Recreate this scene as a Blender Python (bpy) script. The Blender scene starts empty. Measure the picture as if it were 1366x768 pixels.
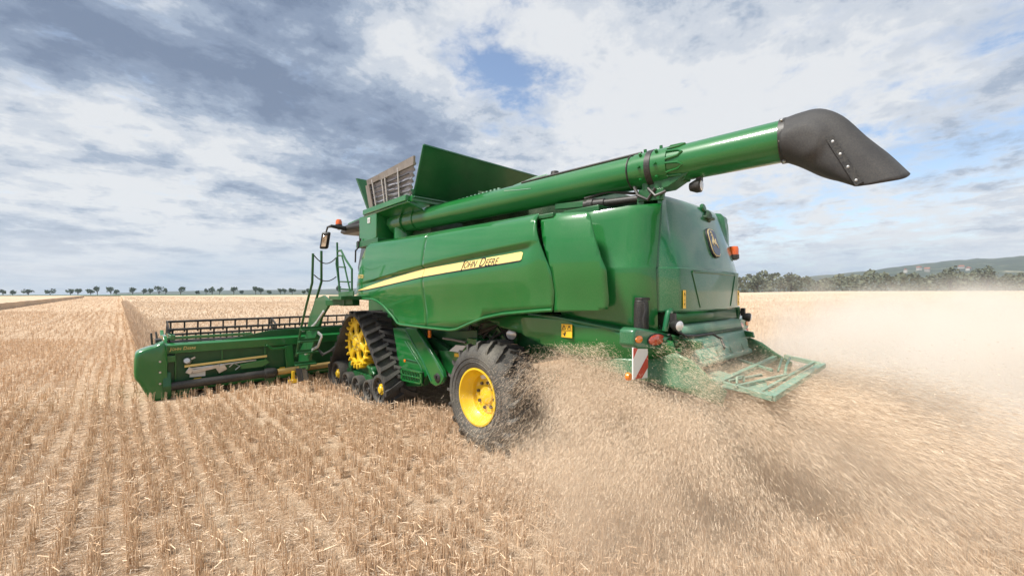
import bpy, bmesh, math, random
import numpy as np
from mathutils import Vector, Matrix, noise as mnoise

random.seed(7)
rng = np.random.default_rng(7)
C = bpy.context.scene.collection
SC = bpy.context.scene
PI = math.pi

# ------------------------------------------------------------------ camera
CAM = Vector((-4.95, -7.93, 2.0))
YAW = math.atan2(525, 555)          # camera looks this far to the right of the travel direction (+Y)
FW = Vector((math.sin(YAW), math.cos(YAW), 0)); RT = Vector((math.cos(YAW), -math.sin(YAW), 0))
cam_d = bpy.data.cameras.new('camera'); cam = bpy.data.objects.new('camera', cam_d); C.objects.link(cam)
cam.location = CAM
cam.rotation_euler = (math.radians(90), 0, -YAW)
cam_d.sensor_width = 36; cam_d.lens = 36 * 555 / 1366
cam_d.shift_y = 6 / 1366
cam_d.clip_start = 0.05; cam_d.clip_end = 20000
SC.camera = cam

# ------------------------------------------------------------------ world, sun, exposure
SUN_DIR = Vector((-0.62, 0.18, 0.98)).normalized()     # towards the sun
sun_el = math.asin(SUN_DIR.z); sun_az = math.atan2(SUN_DIR.x, SUN_DIR.y)
SC.view_settings.view_transform = 'Standard'; SC.view_settings.look = 'None'
SC.view_settings.gamma = 1; SC.view_settings.use_curve_mapping = False
SC.view_settings.exposure = 0.46
SC.cycles.use_denoising = True
SC.cycles.use_adaptive_sampling = True
SC.cycles.max_bounces = 6; SC.cycles.diffuse_bounces = 3; SC.cycles.glossy_bounces = 3
SC.cycles.volume_bounces = 4; SC.cycles.transparent_max_bounces = 12
SC.cycles.volume_step_rate = 1.0; SC.cycles.volume_max_steps = 96

sl = bpy.data.lights.new('sun', 'SUN'); so = bpy.data.objects.new('sun', sl); C.objects.link(so)
sl.energy = 4.3; sl.angle = math.radians(12); sl.color = (1.0, 0.955, 0.88)
so.rotation_euler = (-SUN_DIR).to_track_quat('-Z', 'Y').to_euler()
so.location = (0, 0, 30)

def dirpx(px, py):
    """unit direction from the camera for a measured bearing"""
    v = FW + RT * ((px - 683) / 555) + Vector((0, 0, (390 - py) / 555))
    return v.normalized()

def make_world():
    w = bpy.data.worlds.new('World'); SC.world = w; w.use_nodes = True
    nt = w.node_tree; nt.nodes.clear(); N = nt.nodes; L = nt.links
    out = N.new('ShaderNodeOutputWorld'); bg = N.new('ShaderNodeBackground')
    sky = N.new('ShaderNodeTexSky'); sky.sky_type = 'NISHITA'; sky.sun_disc = False
    sky.sun_elevation = sun_el; sky.sun_rotation = sun_az
    tc = N.new('ShaderNodeTexCoord')
    def math_(op, a, b=None, c=None, clamp=False):
        n = N.new('ShaderNodeMath'); n.operation = op; n.use_clamp = clamp
        for i, v in enumerate((a, b, c)):
            if v is None: continue
            if isinstance(v, (int, float)): n.inputs[i].default_value = v
            else: L.new(v, n.inputs[i])
        return n.outputs[0]
    def mixc(f, a, b):
        n = N.new('ShaderNodeMix'); n.data_type = 'RGBA'
        if isinstance(f, (int, float)): n.inputs[0].default_value = f
        else: L.new(f, n.inputs[0])
        for k, v in ((6, a), (7, b)):
            if isinstance(v, tuple): n.inputs[k].default_value = (*v, 1)
            else: L.new(v, n.inputs[k])
        return n.outputs[2]
    sep = N.new('ShaderNodeSeparateXYZ'); L.new(tc.outputs['Generated'], sep.inputs[0])
    z = math_('MAXIMUM', sep.outputs[2], 0.0)
    den = math_('ADD', z, 0.16)
    comb = N.new('ShaderNodeCombineXYZ')
    L.new(math_('DIVIDE', sep.outputs[0], den), comb.inputs[0])
    L.new(math_('DIVIDE', sep.outputs[1], den), comb.inputs[1])
    comb.inputs[2].default_value = 3.7
    def noise(scale, det, rough, dist=0.0, off=(0, 0, 0), sc=(1, 1, 1)):
        mp = N.new('ShaderNodeMapping'); mp.inputs['Location'].default_value = off; mp.inputs['Scale'].default_value = sc
        L.new(comb.outputs[0], mp.inputs[0])
        n = N.new('ShaderNodeTexNoise'); n.inputs['Scale'].default_value = scale; n.inputs['Detail'].default_value = det
        n.inputs['Roughness'].default_value = rough; n.inputs['Distortion'].default_value = dist
        L.new(mp.outputs[0], n.inputs['Vector']); return n
    n_big = noise(2.3, 10, 0.62, 0.15)
    n_fine = noise(5.6, 12, 0.66, 0.2, off=(5, 2, 1))
    n_warp = noise(1.9, 5, 0.55, 0.0, off=(9, 4, 7))
    # warped direction for the placed cloud masses
    wv = N.new('ShaderNodeVectorMath'); wv.operation = 'SUBTRACT'; L.new(n_warp.outputs['Color'], wv.inputs[0]); wv.inputs[1].default_value = (.5, .5, .5)
    ws = N.new('ShaderNodeVectorMath'); ws.operation = 'SCALE'; L.new(wv.outputs[0], ws.inputs[0]); ws.inputs['Scale'].default_value = 0.42
    wa = N.new('ShaderNodeVectorMath'); wa.operation = 'ADD'; L.new(tc.outputs['Generated'], wa.inputs[0]); L.new(ws.outputs[0], wa.inputs[1])
    def blobs(lst):
        tot = None
        for (px, py, r, amp) in lst:
            d = N.new('ShaderNodeVectorMath'); d.operation = 'DISTANCE'; L.new(wa.outputs[0], d.inputs[0]); d.inputs[1].default_value = dirpx(px, py)
            mr = N.new('ShaderNodeMapRange'); mr.interpolation_type = 'SMOOTHSTEP'
            L.new(d.outputs['Value'], mr.inputs[0]); mr.inputs[1].default_value = 0; mr.inputs[2].default_value = r
            mr.inputs[3].default_value = amp; mr.inputs[4].default_value = 0
            tot = mr.outputs[0] if tot is None else math_('ADD', tot, mr.outputs[0])
        return tot
    dark = blobs(SKY_DARK)
    holes = blobs(SKY_HOLES)
    # cloud thickness field: 0 thin bright, 1 thick grey
    t = math_('MULTIPLY_ADD', n_big.outputs['Fac'], 2.1, -0.80)
    t = math_('ADD', t, math_('MULTIPLY_ADD', n_fine.outputs['Fac'], 1.4, -0.70))
    t = math_('ADD', t, dark)
    ramp = N.new('ShaderNodeValToRGB'); L.new(t, ramp.inputs[0])
    cr = ramp.color_ramp; cr.interpolation = 'EASE'
    cr.elements[0].position = 0.0; cr.elements[0].color = (0.86, 0.885, 0.92, 1)
    cr.elements[1].position = 1.0; cr.elements[1].color = (0.20, 0.27, 0.405, 1)
    e = cr.elements.new(0.24); e.color = (0.68, 0.735, 0.82, 1)
    e = cr.elements.new(0.5); e.color = (0.42, 0.505, 0.645, 1)
    e = cr.elements.new(0.75); e.color = (0.28, 0.36, 0.505, 1)
    # coverage
    cov = math_('SUBTRACT', math_('MULTIPLY_ADD', n_fine.outputs['Fac'], 2.0, 0.0), holes)
    covr = N.new('ShaderNodeMapRange'); covr.interpolation_type = 'SMOOTHSTEP'
    L.new(cov, covr.inputs[0]); covr.inputs[1].default_value = 0.18; covr.inputs[2].default_value = 0.86
    # thin streaks towards the horizon and horizon brightening
    hz = N.new('ShaderNodeMapRange'); hz.interpolation_type = 'SMOOTHSTEP'
    L.new(sep.outputs[2], hz.inputs[0]); hz.inputs[1].default_value = 0.0; hz.inputs[2].default_value = 0.16; hz.inputs[3].default_value = 0.8; hz.inputs[4].default_value = 0.0
    skyc = N.new('ShaderNodeVectorMath'); skyc.operation = 'SCALE'; L.new(sky.outputs[0], skyc.inputs[0]); skyc.inputs['Scale'].default_value = 0.21
    c = mixc(covr.outputs[0], skyc.outputs[0], ramp.outputs[0])
    streak = noise(1.1, 6, 0.55, 0.2, off=(1, 1, 1), sc=(0.5, 0.5, 1))
    sr = N.new('ShaderNodeValToRGB'); L.new(streak.outputs['Fac'], sr.inputs[0])
    sr.color_ramp.elements[0].position = 0.36; sr.color_ramp.elements[0].color = (0.40, 0.53, 0.70, 1)
    sr.color_ramp.elements[1].position = 0.62; sr.color_ramp.elements[1].color = (0.72, 0.745, 0.80, 1)
    c = mixc(hz.outputs[0], c, sr.outputs[0])
    # ground half of the sphere: dull straw
    gr = math_('LESS_THAN', sep.outputs[2], -0.01)
    c = mixc(gr, c, (0.30, 0.22, 0.14))
    L.new(c, bg.inputs[0]); bg.inputs[1].default_value = SKY_GAIN
    L.new(bg.outputs[0], out.inputs[0])

SKY_GAIN = 0.66
SKY_DARK = [(30, 110, .30, .30), (190, 60, .32, .32), (330, 110, .32, .34), (440, 185, .28, .42), (570, 195, .26, .34), (470, 40, .3, .25),
            (150, 205, .30, -.34), (310, 285, .28, -.30), (40, 240, .26, -.22), (420, 300, .2, -.15), (120, 275, .2, .12), (60, 335, .22, .30), (330, 330, .22, .2), (660, 250, .25, .24),
            (620, 30, .3, -.30), (800, 110, .40, -.30), (1000, 130, .40, -.12), (960, 260, .35, -.2), (1150, 60, .4, -.12), (1280, 60, .34, .06), (1330, 130, .28, .05), (1280, 300, .35, -.2)]
SKY_HOLES = [(700, 88, .21, .62), (650, 60, .20, .30), (740, 120, .16, .25), (1290, 195, .22, .50), (1010, 310, .2, .35), (1150, 330, .25, .25), (1366, 20, .2, .2), (1150, 200, .2, .25)]
make_world()

# ------------------------------------------------------------------ materials
def new_mat(name):
    m = bpy.data.materials.new(name); m.use_nodes = True
    return m, m.node_tree.nodes, m.node_tree.links, m.node_tree.nodes['Principled BSDF']

def simple(name, col, rough=0.5, metal=0.0, coat=0.0, var=0.12, scale=9.0, bump=0.0, dust=0.0, spec=0.5):
    m, N, L, b = new_mat(name)
    tc = N.new('ShaderNodeTexCoord')
    n = N.new('ShaderNodeTexNoise'); n.inputs['Scale'].default_value = scale; n.inputs['Detail'].default_value = 6; n.inputs['Roughness'].default_value = .6
    L.new(tc.outputs['Object'], n.inputs['Vector'])
    r = N.new('ShaderNodeValToRGB'); L.new(n.outputs['Fac'], r.inputs[0])
    lo = [c * (1 - var) for c in col]; hi = [min(1, c * (1 + var)) for c in col]
    r.color_ramp.elements[0].position = .3; r.color_ramp.elements[0].color = (*lo, 1)
    r.color_ramp.elements[1].position = .7; r.color_ramp.elements[1].color = (*hi, 1)
    src = r.outputs[0]
    if dust > 0:      # settled straw dust, speckled
        n2 = N.new('ShaderNodeTexNoise'); n2.inputs['Scale'].default_value = 90; n2.inputs['Detail'].default_value = 4
        n3 = N.new('ShaderNodeTexNoise'); n3.inputs['Scale'].default_value = 2.2; n3.inputs['Detail'].default_value = 5
        L.new(tc.outputs['Object'], n2.inputs['Vector']); L.new(tc.outputs['Object'], n3.inputs['Vector'])
        mu = N.new('ShaderNodeMath'); mu.operation = 'MULTIPLY'; L.new(n2.outputs['Fac'], mu.inputs[0]); L.new(n3.outputs['Fac'], mu.inputs[1])
        mr = N.new('ShaderNodeMapRange'); L.new(mu.outputs[0], mr.inputs[0]); mr.inputs[1].default_value = .18; mr.inputs[2].default_value = .42; mr.inputs[3].default_value = 0; mr.inputs[4].default_value = dust
        mx = N.new('ShaderNodeMix'); mx.data_type = 'RGBA'; L.new(mr.outputs[0], mx.inputs[0]); L.new(src, mx.inputs[6]); mx.inputs[7].default_value = (.46, .42, .33, 1)
        src = mx.outputs[2]
        rr = N.new('ShaderNodeMapRange'); L.new(mr.outputs[0], rr.inputs[0]); rr.inputs[1].default_value = 0; rr.inputs[2].default_value = 1; rr.inputs[3].default_value = rough; rr.inputs[4].default_value = .9
        L.new(rr.outputs[0], b.inputs['Roughness'])
    else:
        b.inputs['Roughness'].default_value = rough
    L.new(src, b.inputs['Base Color'])
    b.inputs['Metallic'].default_value = metal
    b.inputs['Coat Weight'].default_value = coat; b.inputs['Coat Roughness'].default_value = .05
    b.inputs['Specular IOR Level'].default_value = spec
    if bump > 0:
        bp = N.new('ShaderNodeBump'); bp.inputs['Strength'].default_value = bump; bp.inputs['Distance'].default_value = .01
        n4 = N.new('ShaderNodeTexNoise'); n4.inputs['Scale'].default_value = scale * 6; n4.inputs['Detail'].default_value = 4
        L.new(tc.outputs['Object'], n4.inputs['Vector']); L.new(n4.outputs['Fac'], bp.inputs['Height']); L.new(bp.outputs[0], b.inputs['Normal'])
    return m

M = {}
M['green'] = simple('green_paint', (.005, .148, .026), .34, 0, 1.0, .05, 1.5, dust=.035, spec=.35)
M['green_hood'] = simple('green_hood_paint', (.006, .128, .046), .36, 0, .9, .05, 1.5, dust=.14, spec=.35)
M['green_frame'] = simple('green_frame_paint', (.004, .098, .022), .42, 0, .25, .12, 4, dust=.06)
M['green_dark'] = simple('green_inner_paint', (.008, .050, .018), .55, 0, 0, .25, 4, dust=.3)
M['green_straw'] = simple('green_straw_flecked_paint', (.010, .125, .040), .5, 0, .2, .1, 4, dust=.35)
M['green_dusty'] = simple('green_dusty_paint', (.13, .30, .21), .5, 0, .1, .2, 5, dust=.6)
M['yellow'] = simple('yellow_paint', (.82, .54, .012), .38, 0, .3, .06, 4, dust=.12)
M['stripe'] = simple('stripe_yellow', (.84, .63, .22), .35, 0, .4, .03, 3)
M['ink'] = simple('black_print', (.012, .014, .02), .5)
M['rubber'] = simple('tyre_rubber', (.044, .043, .042), .75, 0, 0, .3, 8, bump=.25, dust=.30)
M['track_rubber'] = simple('track_rubber', (.038, .037, .038), .55, 0, 0, .3, 8, bump=.2, dust=.22)
M['boot_rubber'] = simple('spout_rubber', (.042, .042, .044), .7, 0, 0, .18, 3, bump=.15, dust=.08)
M['black'] = simple('black_plastic', (.016, .016, .017), .45, 0, 0, .2, 6, dust=.15)
M['steel'] = simple('bare_steel', (.55, .55, .54), .35, .9, 0, .15, 9)
M['dark_steel'] = simple('wheel_nut_steel', (.10, .10, .11), .4, .7)
M['galv'] = simple('galvanised_metal', (.58, .58, .57), .45, .6, 0, .12, 9)
M['grey_cover'] = simple('grey_tank_sheet', (.27, .285, .33), .6, 0, 0, .2, 5, bump=.2)
M['beige'] = simple('dusty_beige_metal', (.27, .25, .235), .7, 0, 0, .2, 5)
M['white'] = simple('white_paint', (.78, .78, .76), .5, 0, 0, .04, 5)
M['red'] = simple('red_reflector', (.55, .03, .02), .35, 0, .4, .06, 20)
M['lamp_red'] = simple('red_lamp_lens', (.60, .085, .04), .2, 0, .8, .15, 25)
M['orange'] = simple('orange_lens', (.85, .22, .01), .2, 0, .8, .1, 25)
M['beacon'] = simple('beacon_lens', (.75, .13, .02), .2, 0, .8, .1, 25)
M['decal'] = simple('warning_yellow', (.86, .52, .03), .4)
M['navy'] = simple('emblem_navy', (.03, .05, .10), .35, 0, .4)
M['gold'] = simple('emblem_gold', (.74, .60, .32), .4)
M['lens'] = simple('lamp_glass', (.70, .71, .72), .12, .3, .8, .1, 20)
M['cab_glass'] = simple('cab_glass', (.03, .035, .04), .05, 0, .8)

# ------------------------------------------------------------------ helpers
def at(px, py, ax, val):
    """point seen at a bearing, on the plane X/Y/Z = val (metres)"""
    d = FW + RT * ((px - 683) / 555) + Vector((0, 0, (390 - py) / 555))
    i = 'XYZ'.index(ax); t = (val - CAM[i]) / d[i]
    return CAM + d * t

def ground(px, dist):
    """ground point at a bearing and a depth"""
    p = CAM + (FW + RT * ((px - 683) / 555)) * dist
    return Vector((p.x, p.y, 0))

class MB:
    def __init__(s): s.v = []; s.f = []; s.sm = []
    def add(s, vs, fs, smooth=False):
        o = len(s.v); s.v += [tuple(v) for v in vs]
        for f in fs: s.f.append([i + o for i in f]); s.sm.append(smooth)
        return s
    def box(s, c, d, rot=None):
        c = Vector(c); h = Vector(d) / 2; vs = []
        for x in (-1, 1):
            for y in (-1, 1):
                for z in (-1, 1):
                    q = Vector((x * h.x, y * h.y, z * h.z))
                    vs.append(c + (rot @ q if rot else q))
        return s.add(vs, [(0, 1, 3, 2), (4, 6, 7, 5), (0, 4, 5, 1), (2, 3, 7, 6), (0, 2, 6, 4), (1, 5, 7, 3)])
    def bar(s, a, b, w, h=None, up=(0, 0, 1)):
        a = Vector(a); b = Vector(b); h = h or w; d = (b - a).normalized(); u = Vector(up)
        if abs(d.dot(u)) > .98: u = Vector((1, 0, 0))
        sx = d.cross(u).normalized(); sz = sx.cross(d).normalized()
        R = Matrix((sx, d, sz)).transposed()
        return s.box((a + b) / 2, (w, (b - a).length, h), R)
    def tube(s, pts, r, n=10, cap=True, smooth=True):
        pts = [Vector(p) for p in pts]; k = len(pts); rs = r if isinstance(r, (list, tuple)) else [r] * k
        t0 = (pts[1] - pts[0]).normalized(); u = Vector((0, 0, 1))
        if abs(t0.dot(u)) > .95: u = Vector((1, 0, 0))
        a = t0.cross(u).normalized(); vs = []; fs = []
        for i, p in enumerate(pts):
            if i == 0: t = t0
            elif i == k - 1: t = (pts[i] - pts[i - 1]).normalized()
            else: t = ((pts[i + 1] - p).normalized() + (p - pts[i - 1]).normalized()).normalized()
            a = (a - t * a.dot(t)).normalized(); b = t.cross(a)
            for j in range(n):
                an = 2 * PI * j / n; vs.append(p + (a * math.cos(an) + b * math.sin(an)) * rs[i])
        for i in range(k - 1):
            for j in range(n):
                q = (j + 1) % n; fs.append((i * n + j, (i + 1) * n + j, (i + 1) * n + q, i * n + q))
        s.add(vs, fs, smooth)
        if cap:
            s.add(vs[:n], [tuple(range(n))]); s.add(vs[-n:], [tuple(range(n - 1, -1, -1))])
        return s
    def lathe(s, prof, o, axis, n=32, smooth=True, close=False):
        o = Vector(o); ax = Vector(axis).normalized(); u = Vector((0, 0, 1))
        if abs(ax.dot(u)) > .95: u = Vector((0, 1, 0))
        a = ax.cross(u).normalized(); b = ax.cross(a); vs = []; fs = []; k = len(prof)
        for (r, h) in prof:
            for j in range(n):
                an = 2 * PI * j / n; vs.append(o + ax * h + (a * math.cos(an) + b * math.sin(an)) * r)
        for i in range(k if close else k - 1):
            i2 = (i + 1) % k
            for j in range(n):
                q = (j + 1) % n; fs.append((i * n + j, i2 * n + j, i2 * n + q, i * n + q))
        return s.add(vs, fs, smooth)
    def prism(s, poly, vec):
        vec = Vector(vec); p = [Vector(q) for q in poly]; n = len(p)
        vs = p + [q + vec for q in p]
        fs = [tuple(range(n - 1, -1, -1)), tuple(range(n, 2 * n))] + [(i, (i + 1) % n, n + (i + 1) % n, n + i) for i in range(n)]
        return s.add(vs, fs)
    def grid(s, rows, smooth=True, closed=False):
        n = len(rows[0]); vs = [p for r in rows for p in r]; fs = []
        for i in range(len(rows) - 1):
            for j in range(n if closed else n - 1):
                q = (j + 1) % n; fs.append((i * n + j, i * n + q, (i + 1) * n + q, (i + 1) * n + j))
        return s.add(vs, fs, smooth)
    def build(s, name, mat, parent=None, bevel=0.0, solid=0.0, angle=40, recalc=True):
        me = bpy.data.meshes.new(name); me.from_pydata(s.v, [], s.f); me.update()
        bm = bmesh.new(); bm.from_mesh(me)
        bmesh.ops.remove_doubles(bm, verts=bm.verts, dist=.0004)
        if recalc: bmesh.ops.recalc_face_normals(bm, faces=bm.faces)
        for f in bm.faces: f.smooth = True
        bm.to_mesh(me); bm.free()
        me.set_sharp_from_angle(angle=math.radians(angle))
        return link_mesh(name, me, mat, parent, bevel, solid)

def build_each(mb, name, mat, parent=None, gap=.015, **kw):
    """every separate piece collected in mb becomes an object of its own"""
    n = len(mb.v); par = list(range(n))
    def find(a):
        while par[a] != a: par[a] = par[par[a]]; a = par[a]
        return a
    for f in mb.f:
        r0 = find(f[0])
        for q in f[1:]: par[find(q)] = r0
    isl = {}
    for i in range(n): isl.setdefault(find(i), []).append(i)
    boxes = [[np.min([mb.v[i] for i in v], axis=0) - gap, np.max([mb.v[i] for i in v], axis=0) + gap, set(v)] for v in isl.values()]
    merged = True
    while merged:
        merged = False
        for i in range(len(boxes)):
            for j in range(i + 1, len(boxes)):
                if (boxes[i][0] <= boxes[j][1]).all() and (boxes[j][0] <= boxes[i][1]).all():
                    boxes[i] = [np.minimum(boxes[i][0], boxes[j][0]), np.maximum(boxes[i][1], boxes[j][1]), boxes[i][2] | boxes[j][2]]; del boxes[j]; merged = True; break
            if merged: break
    out = []
    for _, _, vs in boxes:
        idx = {v: k for k, v in enumerate(sorted(vs))}; m = MB(); m.v = [mb.v[i] for i in sorted(vs)]
        for f, sm in zip(mb.f, mb.sm):
            if f[0] in idx: m.f.append([idx[i] for i in f]); m.sm.append(sm)
        out.append(m.build(name, mat, parent, **kw))
    return out

def link_mesh(name, me, mat, parent=None, bevel=0.0, solid=0.0):
    if mat and not me.materials: me.materials.append(M[mat] if isinstance(mat, str) else mat)
    o = bpy.data.objects.new(name, me); C.objects.link(o)
    if parent:
        o.parent = parent
        if parent.type == 'EMPTY': o.matrix_parent_inverse = Matrix.Translation(-parent.location)
    if solid:
        md = o.modifiers.new('solid', 'SOLIDIFY'); md.thickness = abs(solid); md.offset = -1 if solid > 0 else 1
    if bevel:
        md = o.modifiers.new('bevel', 'BEVEL'); md.width = bevel; md.segments = 2; md.limit_method = 'ANGLE'; md.angle_limit = math.radians(40)
        md.harden_normals = False
    return o

def tag(o, label=None, cat=None, group=None, kind=None):
    if label: o['label'] = label
    if cat: o['category'] = cat
    if group: o['group'] = group
    if kind: o['kind'] = kind
    return o

def interp(x, pts):
    pts = sorted(pts)
    if x <= pts[0][0]: return pts[0][1]
    for (a, b), (c, d) in zip(pts, pts[1:]):
        if x <= c: return b + (d - b) * (x - a) / (c - a)
    return pts[-1][1]

def sstep(a, b, x):
    t = max(0, min(1, (x - a) / (b - a))); return t * t * (3 - 2 * t)

def patch(name, yz, xf, mat, parent, off=0.0, step=0.09, solid=0.02, side=-1, bevel=0.0):
    """curved sheet: an outline in the (y, z) plane bent to x = xf(y, z); side -1 = left of the machine"""
    bm = bmesh.new()
    f = bm.faces.new([bm.verts.new((0, y, z)) for y, z in yz])
    ys = [p[0] for p in yz]; zs = [p[1] for p in yz]
    y = min(ys) + step
    while y < max(ys) - .01:
        bmesh.ops.bisect_plane(bm, geom=bm.verts[:] + bm.edges[:] + bm.faces[:], plane_co=(0, y, 0), plane_no=(0, 1, 0)); y += step
    z = min(zs) + step * .6
    while z < max(zs) - .01:
        bmesh.ops.bisect_plane(bm, geom=bm.verts[:] + bm.edges[:] + bm.faces[:], plane_co=(0, 0, z), plane_no=(0, 0, 1)); z += step * .6
    bmesh.ops.remove_doubles(bm, verts=bm.verts, dist=.002)
    for v in bm.verts: v.co.x = side * (abs(xf(v.co.y, v.co.z)) + off)
    for f in bm.faces:
        f.normal_update(); f.smooth = True
        if f.normal.x * side < 0: f.normal_flip()
    me = bpy.data.meshes.new(name); bm.to_mesh(me); bm.free()
    me.set_sharp_from_angle(angle=math.radians(50))
    return link_mesh(name, me, mat, parent, bevel, solid)

def text_mesh(body, size, extrude=0.002):
    cu = bpy.data.curves.new('lettering', 'FONT'); cu.body = body; cu.size = size; cu.extrude = extrude
    cu.align_x = 'LEFT'; cu.resolution_u = 3
    o = bpy.data.objects.new('lettering', cu); C.objects.link(o)
    dg = bpy.context.evaluated_depsgraph_get(); me = bpy.data.meshes.new_from_object(o.evaluated_get(dg))
    bpy.data.objects.remove(o); bpy.data.curves.remove(cu)
    return me

def text_on(name, bodies, origin, xdir, ydir, mat, parent, surf=None, extrude=.002, shear=0.0, squash=1.0, size_gap=.02):
    """bodies: [(string, size), ...] set in one line; surf(p) may push every point on to a curved surface"""
    xdir = Vector(xdir).normalized(); ydir = Vector(ydir).normalized(); nrm = xdir.cross(ydir)
    mb = MB(); x = 0
    for s_, sz in bodies:
        if s_ == ' ': x += sz * .3; continue
        me = text_mesh(s_, sz, extrude)
        vs = []
        for v in me.vertices:
            p = Vector(origin) + xdir * ((x + v.co.x * squash) + shear * v.co.y) + ydir * v.co.y + nrm * v.co.z
            vs.append(surf(p, v.co.z) if surf else p)
        mb.add(vs, [list(p.vertices) for p in me.polygons])
        x += (max(v.co.x for v in me.vertices)) * squash + sz * .07
        bpy.data.meshes.remove(me)
    return build_each(mb, name, mat, parent, gap=size_gap), x

def bolts(mb, pts, axis, r=.018, h=.014, n=6):
    ax = Vector(axis).normalized()
    for p in pts: mb.lathe([(0.0005, 0), (r, 0), (r, h), (0.0005, h)], p, ax, n, smooth=False)

# ================================================================== SETTING
def straw_ground():
    m, N, L, b = new_mat('stubble_soil')
    tc = N.new('ShaderNodeTexCoord')
    def noise(scale, det=6, rough=.6, sc=(1, 1, 1)):
        mp = N.new('ShaderNodeMapping'); mp.inputs['Scale'].default_value = sc; L.new(tc.outputs['Object'], mp.inputs[0])
        n = N.new('ShaderNodeTexNoise'); n.inputs['Scale'].default_value = scale; n.inputs['Detail'].default_value = det; n.inputs['Roughness'].default_value = rough
        L.new(mp.outputs[0], n.inputs['Vector']); return n.outputs['Fac']
    def ramp(f, *els):
        r = N.new('ShaderNodeValToRGB'); L.new(f, r.inputs[0]); cr = r.color_ramp
        while len(cr.elements) < len(els): cr.elements.new(.5)
        for e, (p, c) in zip(cr.elements, els): e.position = p; e.color = (*c, 1)
        return r.outputs[0]
    def mix(f, a, bb, blend='MIX'):
        n = N.new('ShaderNodeMix'); n.data_type = 'RGBA'; n.blend_type = blend
        if isinstance(f, float): n.inputs[0].default_value = f
        else: L.new(f, n.inputs[0])
        L.new(a, n.inputs[6])
        if isinstance(bb, tuple): n.inputs[7].default_value = (*bb, 1)
        else: L.new(bb, n.inputs[7])
        return n.outputs[2]
    fine = ramp(noise(42, 8, .75), (.40, (.06, .042, .03)), (.50, (.30, .21, .14)), (.61, (.72, .56, .41)))
    mid = ramp(noise(2.0, 6, .65), (.35, (.38, .25, .155)), (.65, (.64, .475, .33)))
    c = mix(.22, fine, mid)
    # long streaks along the direction of travel (drill rows, wheel tracks, straw swaths)
    st = ramp(noise(1.0, 5, .6, (2.2, .03, 1)), (.38, (.50, .32, .19)), (.52, (.66, .47, .31)), (.66, (.78, .62, .45)))
    c = mix(.34, c, st)
    rows = ramp(noise(1.0, 3, .5, (7.0, .10, 1)), (.40, (.42, .265, .155)), (.60, (.78, .60, .42)))
    c = mix(.36, c, rows)
    L.new(c, b.inputs['Base Color']); b.inputs['Roughness'].default_value = .95; b.inputs['Specular IOR Level'].default_value = .1
    bp = N.new('ShaderNodeBump'); bp.inputs['Strength'].default_value = .9; bp.inputs['Distance'].default_value = .05
    L.new(noise(30, 6, .7), bp.inputs['Height']); L.new(bp.outputs[0], b.inputs['Normal'])
    return m

def terrain_z(x, y):
    d = Vector((x - CAM.x, y - CAM.y, 0)); r = d.length
    if r < 1: return 0.0
    f = d.dot(FW); u = d.dot(RT) / f if f > 1 else 0
    rise = sstep(60, 260, r) * 2.0 * sstep(.2, .8, u) if f > 1 else 0
    drop = -max(0, r - 470) * .012 if u < .3 or f <= 1 else 0
    return rise + drop

def make_field():
    mb = MB(); rows = []
    rad = [0, 2, 5, 10, 20, 35, 60, 90, 130, 180, 230, 280, 340, 400, 470, 560, 700, 1000, 1500, 2100]
    for r in rad[1:]:
        row = []
        for k in range(72):
            a = 2 * PI * k / 72; x = CAM.x + r * math.cos(a); y = CAM.y + r * math.sin(a)
            row.append((x, y, terrain_z(x, y)))
        rows.append(row)
    mb.grid(rows, closed=True)
    c0 = len(mb.v); mb.v.append((CAM.x, CAM.y, 0))
    for k in range(72): mb.f.append([c0, k, (k + 1) % 72]); mb.sm.append(True)
    o = mb.build('field', straw_ground()); tag(o, kind='structure')
    if o.data.polygons[0].normal.z < 0: o.data.flip_normals()
make_field()

def foliage_mat(name, lo, hi, scale=.6):
    m, N, L, b = new_mat(name)
    g = N.new('ShaderNodeNewGeometry')
    r = N.new('ShaderNodeValToRGB'); L.new(g.outputs['Random Per Island'], r.inputs[0])
    r.color_ramp.elements[0].color = (*lo, 1); r.color_ramp.elements[1].color = (*hi, 1)
    L.new(r.outputs[0], b.inputs['Base Color']); b.inputs['Roughness'].default_value = .8; b.inputs['Specular IOR Level'].default_value = .2
    return m
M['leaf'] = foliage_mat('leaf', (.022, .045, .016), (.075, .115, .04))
M['leaf_hazed'] = foliage_mat('hazed_hedge_leaf', (.085, .098, .066), (.15, .162, .108))  # belt leaf colour lightened and greyed to carry the dusty air before it
M['grass'] = simple('green_strip_grass', (.055, .115, .04), .9, 0, 0, .4, .05)
M['house_wall'] = simple('house_wall', (.42, .40, .37), .8, 0, 0, .1, 1)
M['roof_tile'] = simple('roof_tile', (.28, .12, .08), .8, 0, 0, .2, 1)
M['bark'] = simple('bark', (.055, .042, .032), .9, 0, 0, .3, 6)

# green strip along the far edge of the field
mb = MB(); rows = []
for px in range(-500, 900, 50):
    row = []
    for d in (232, 260, 300, 350, 430):
        p = ground(px, d); row.append((p.x, p.y, terrain_z(p.x, p.y) + .25))
    rows.append(row)
mb.grid(rows)
o = mb.build('grass_strip', 'grass'); tag(o, kind='structure')
if o.data.polygons[0].normal.z < 0: o.data.flip_normals()

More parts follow.
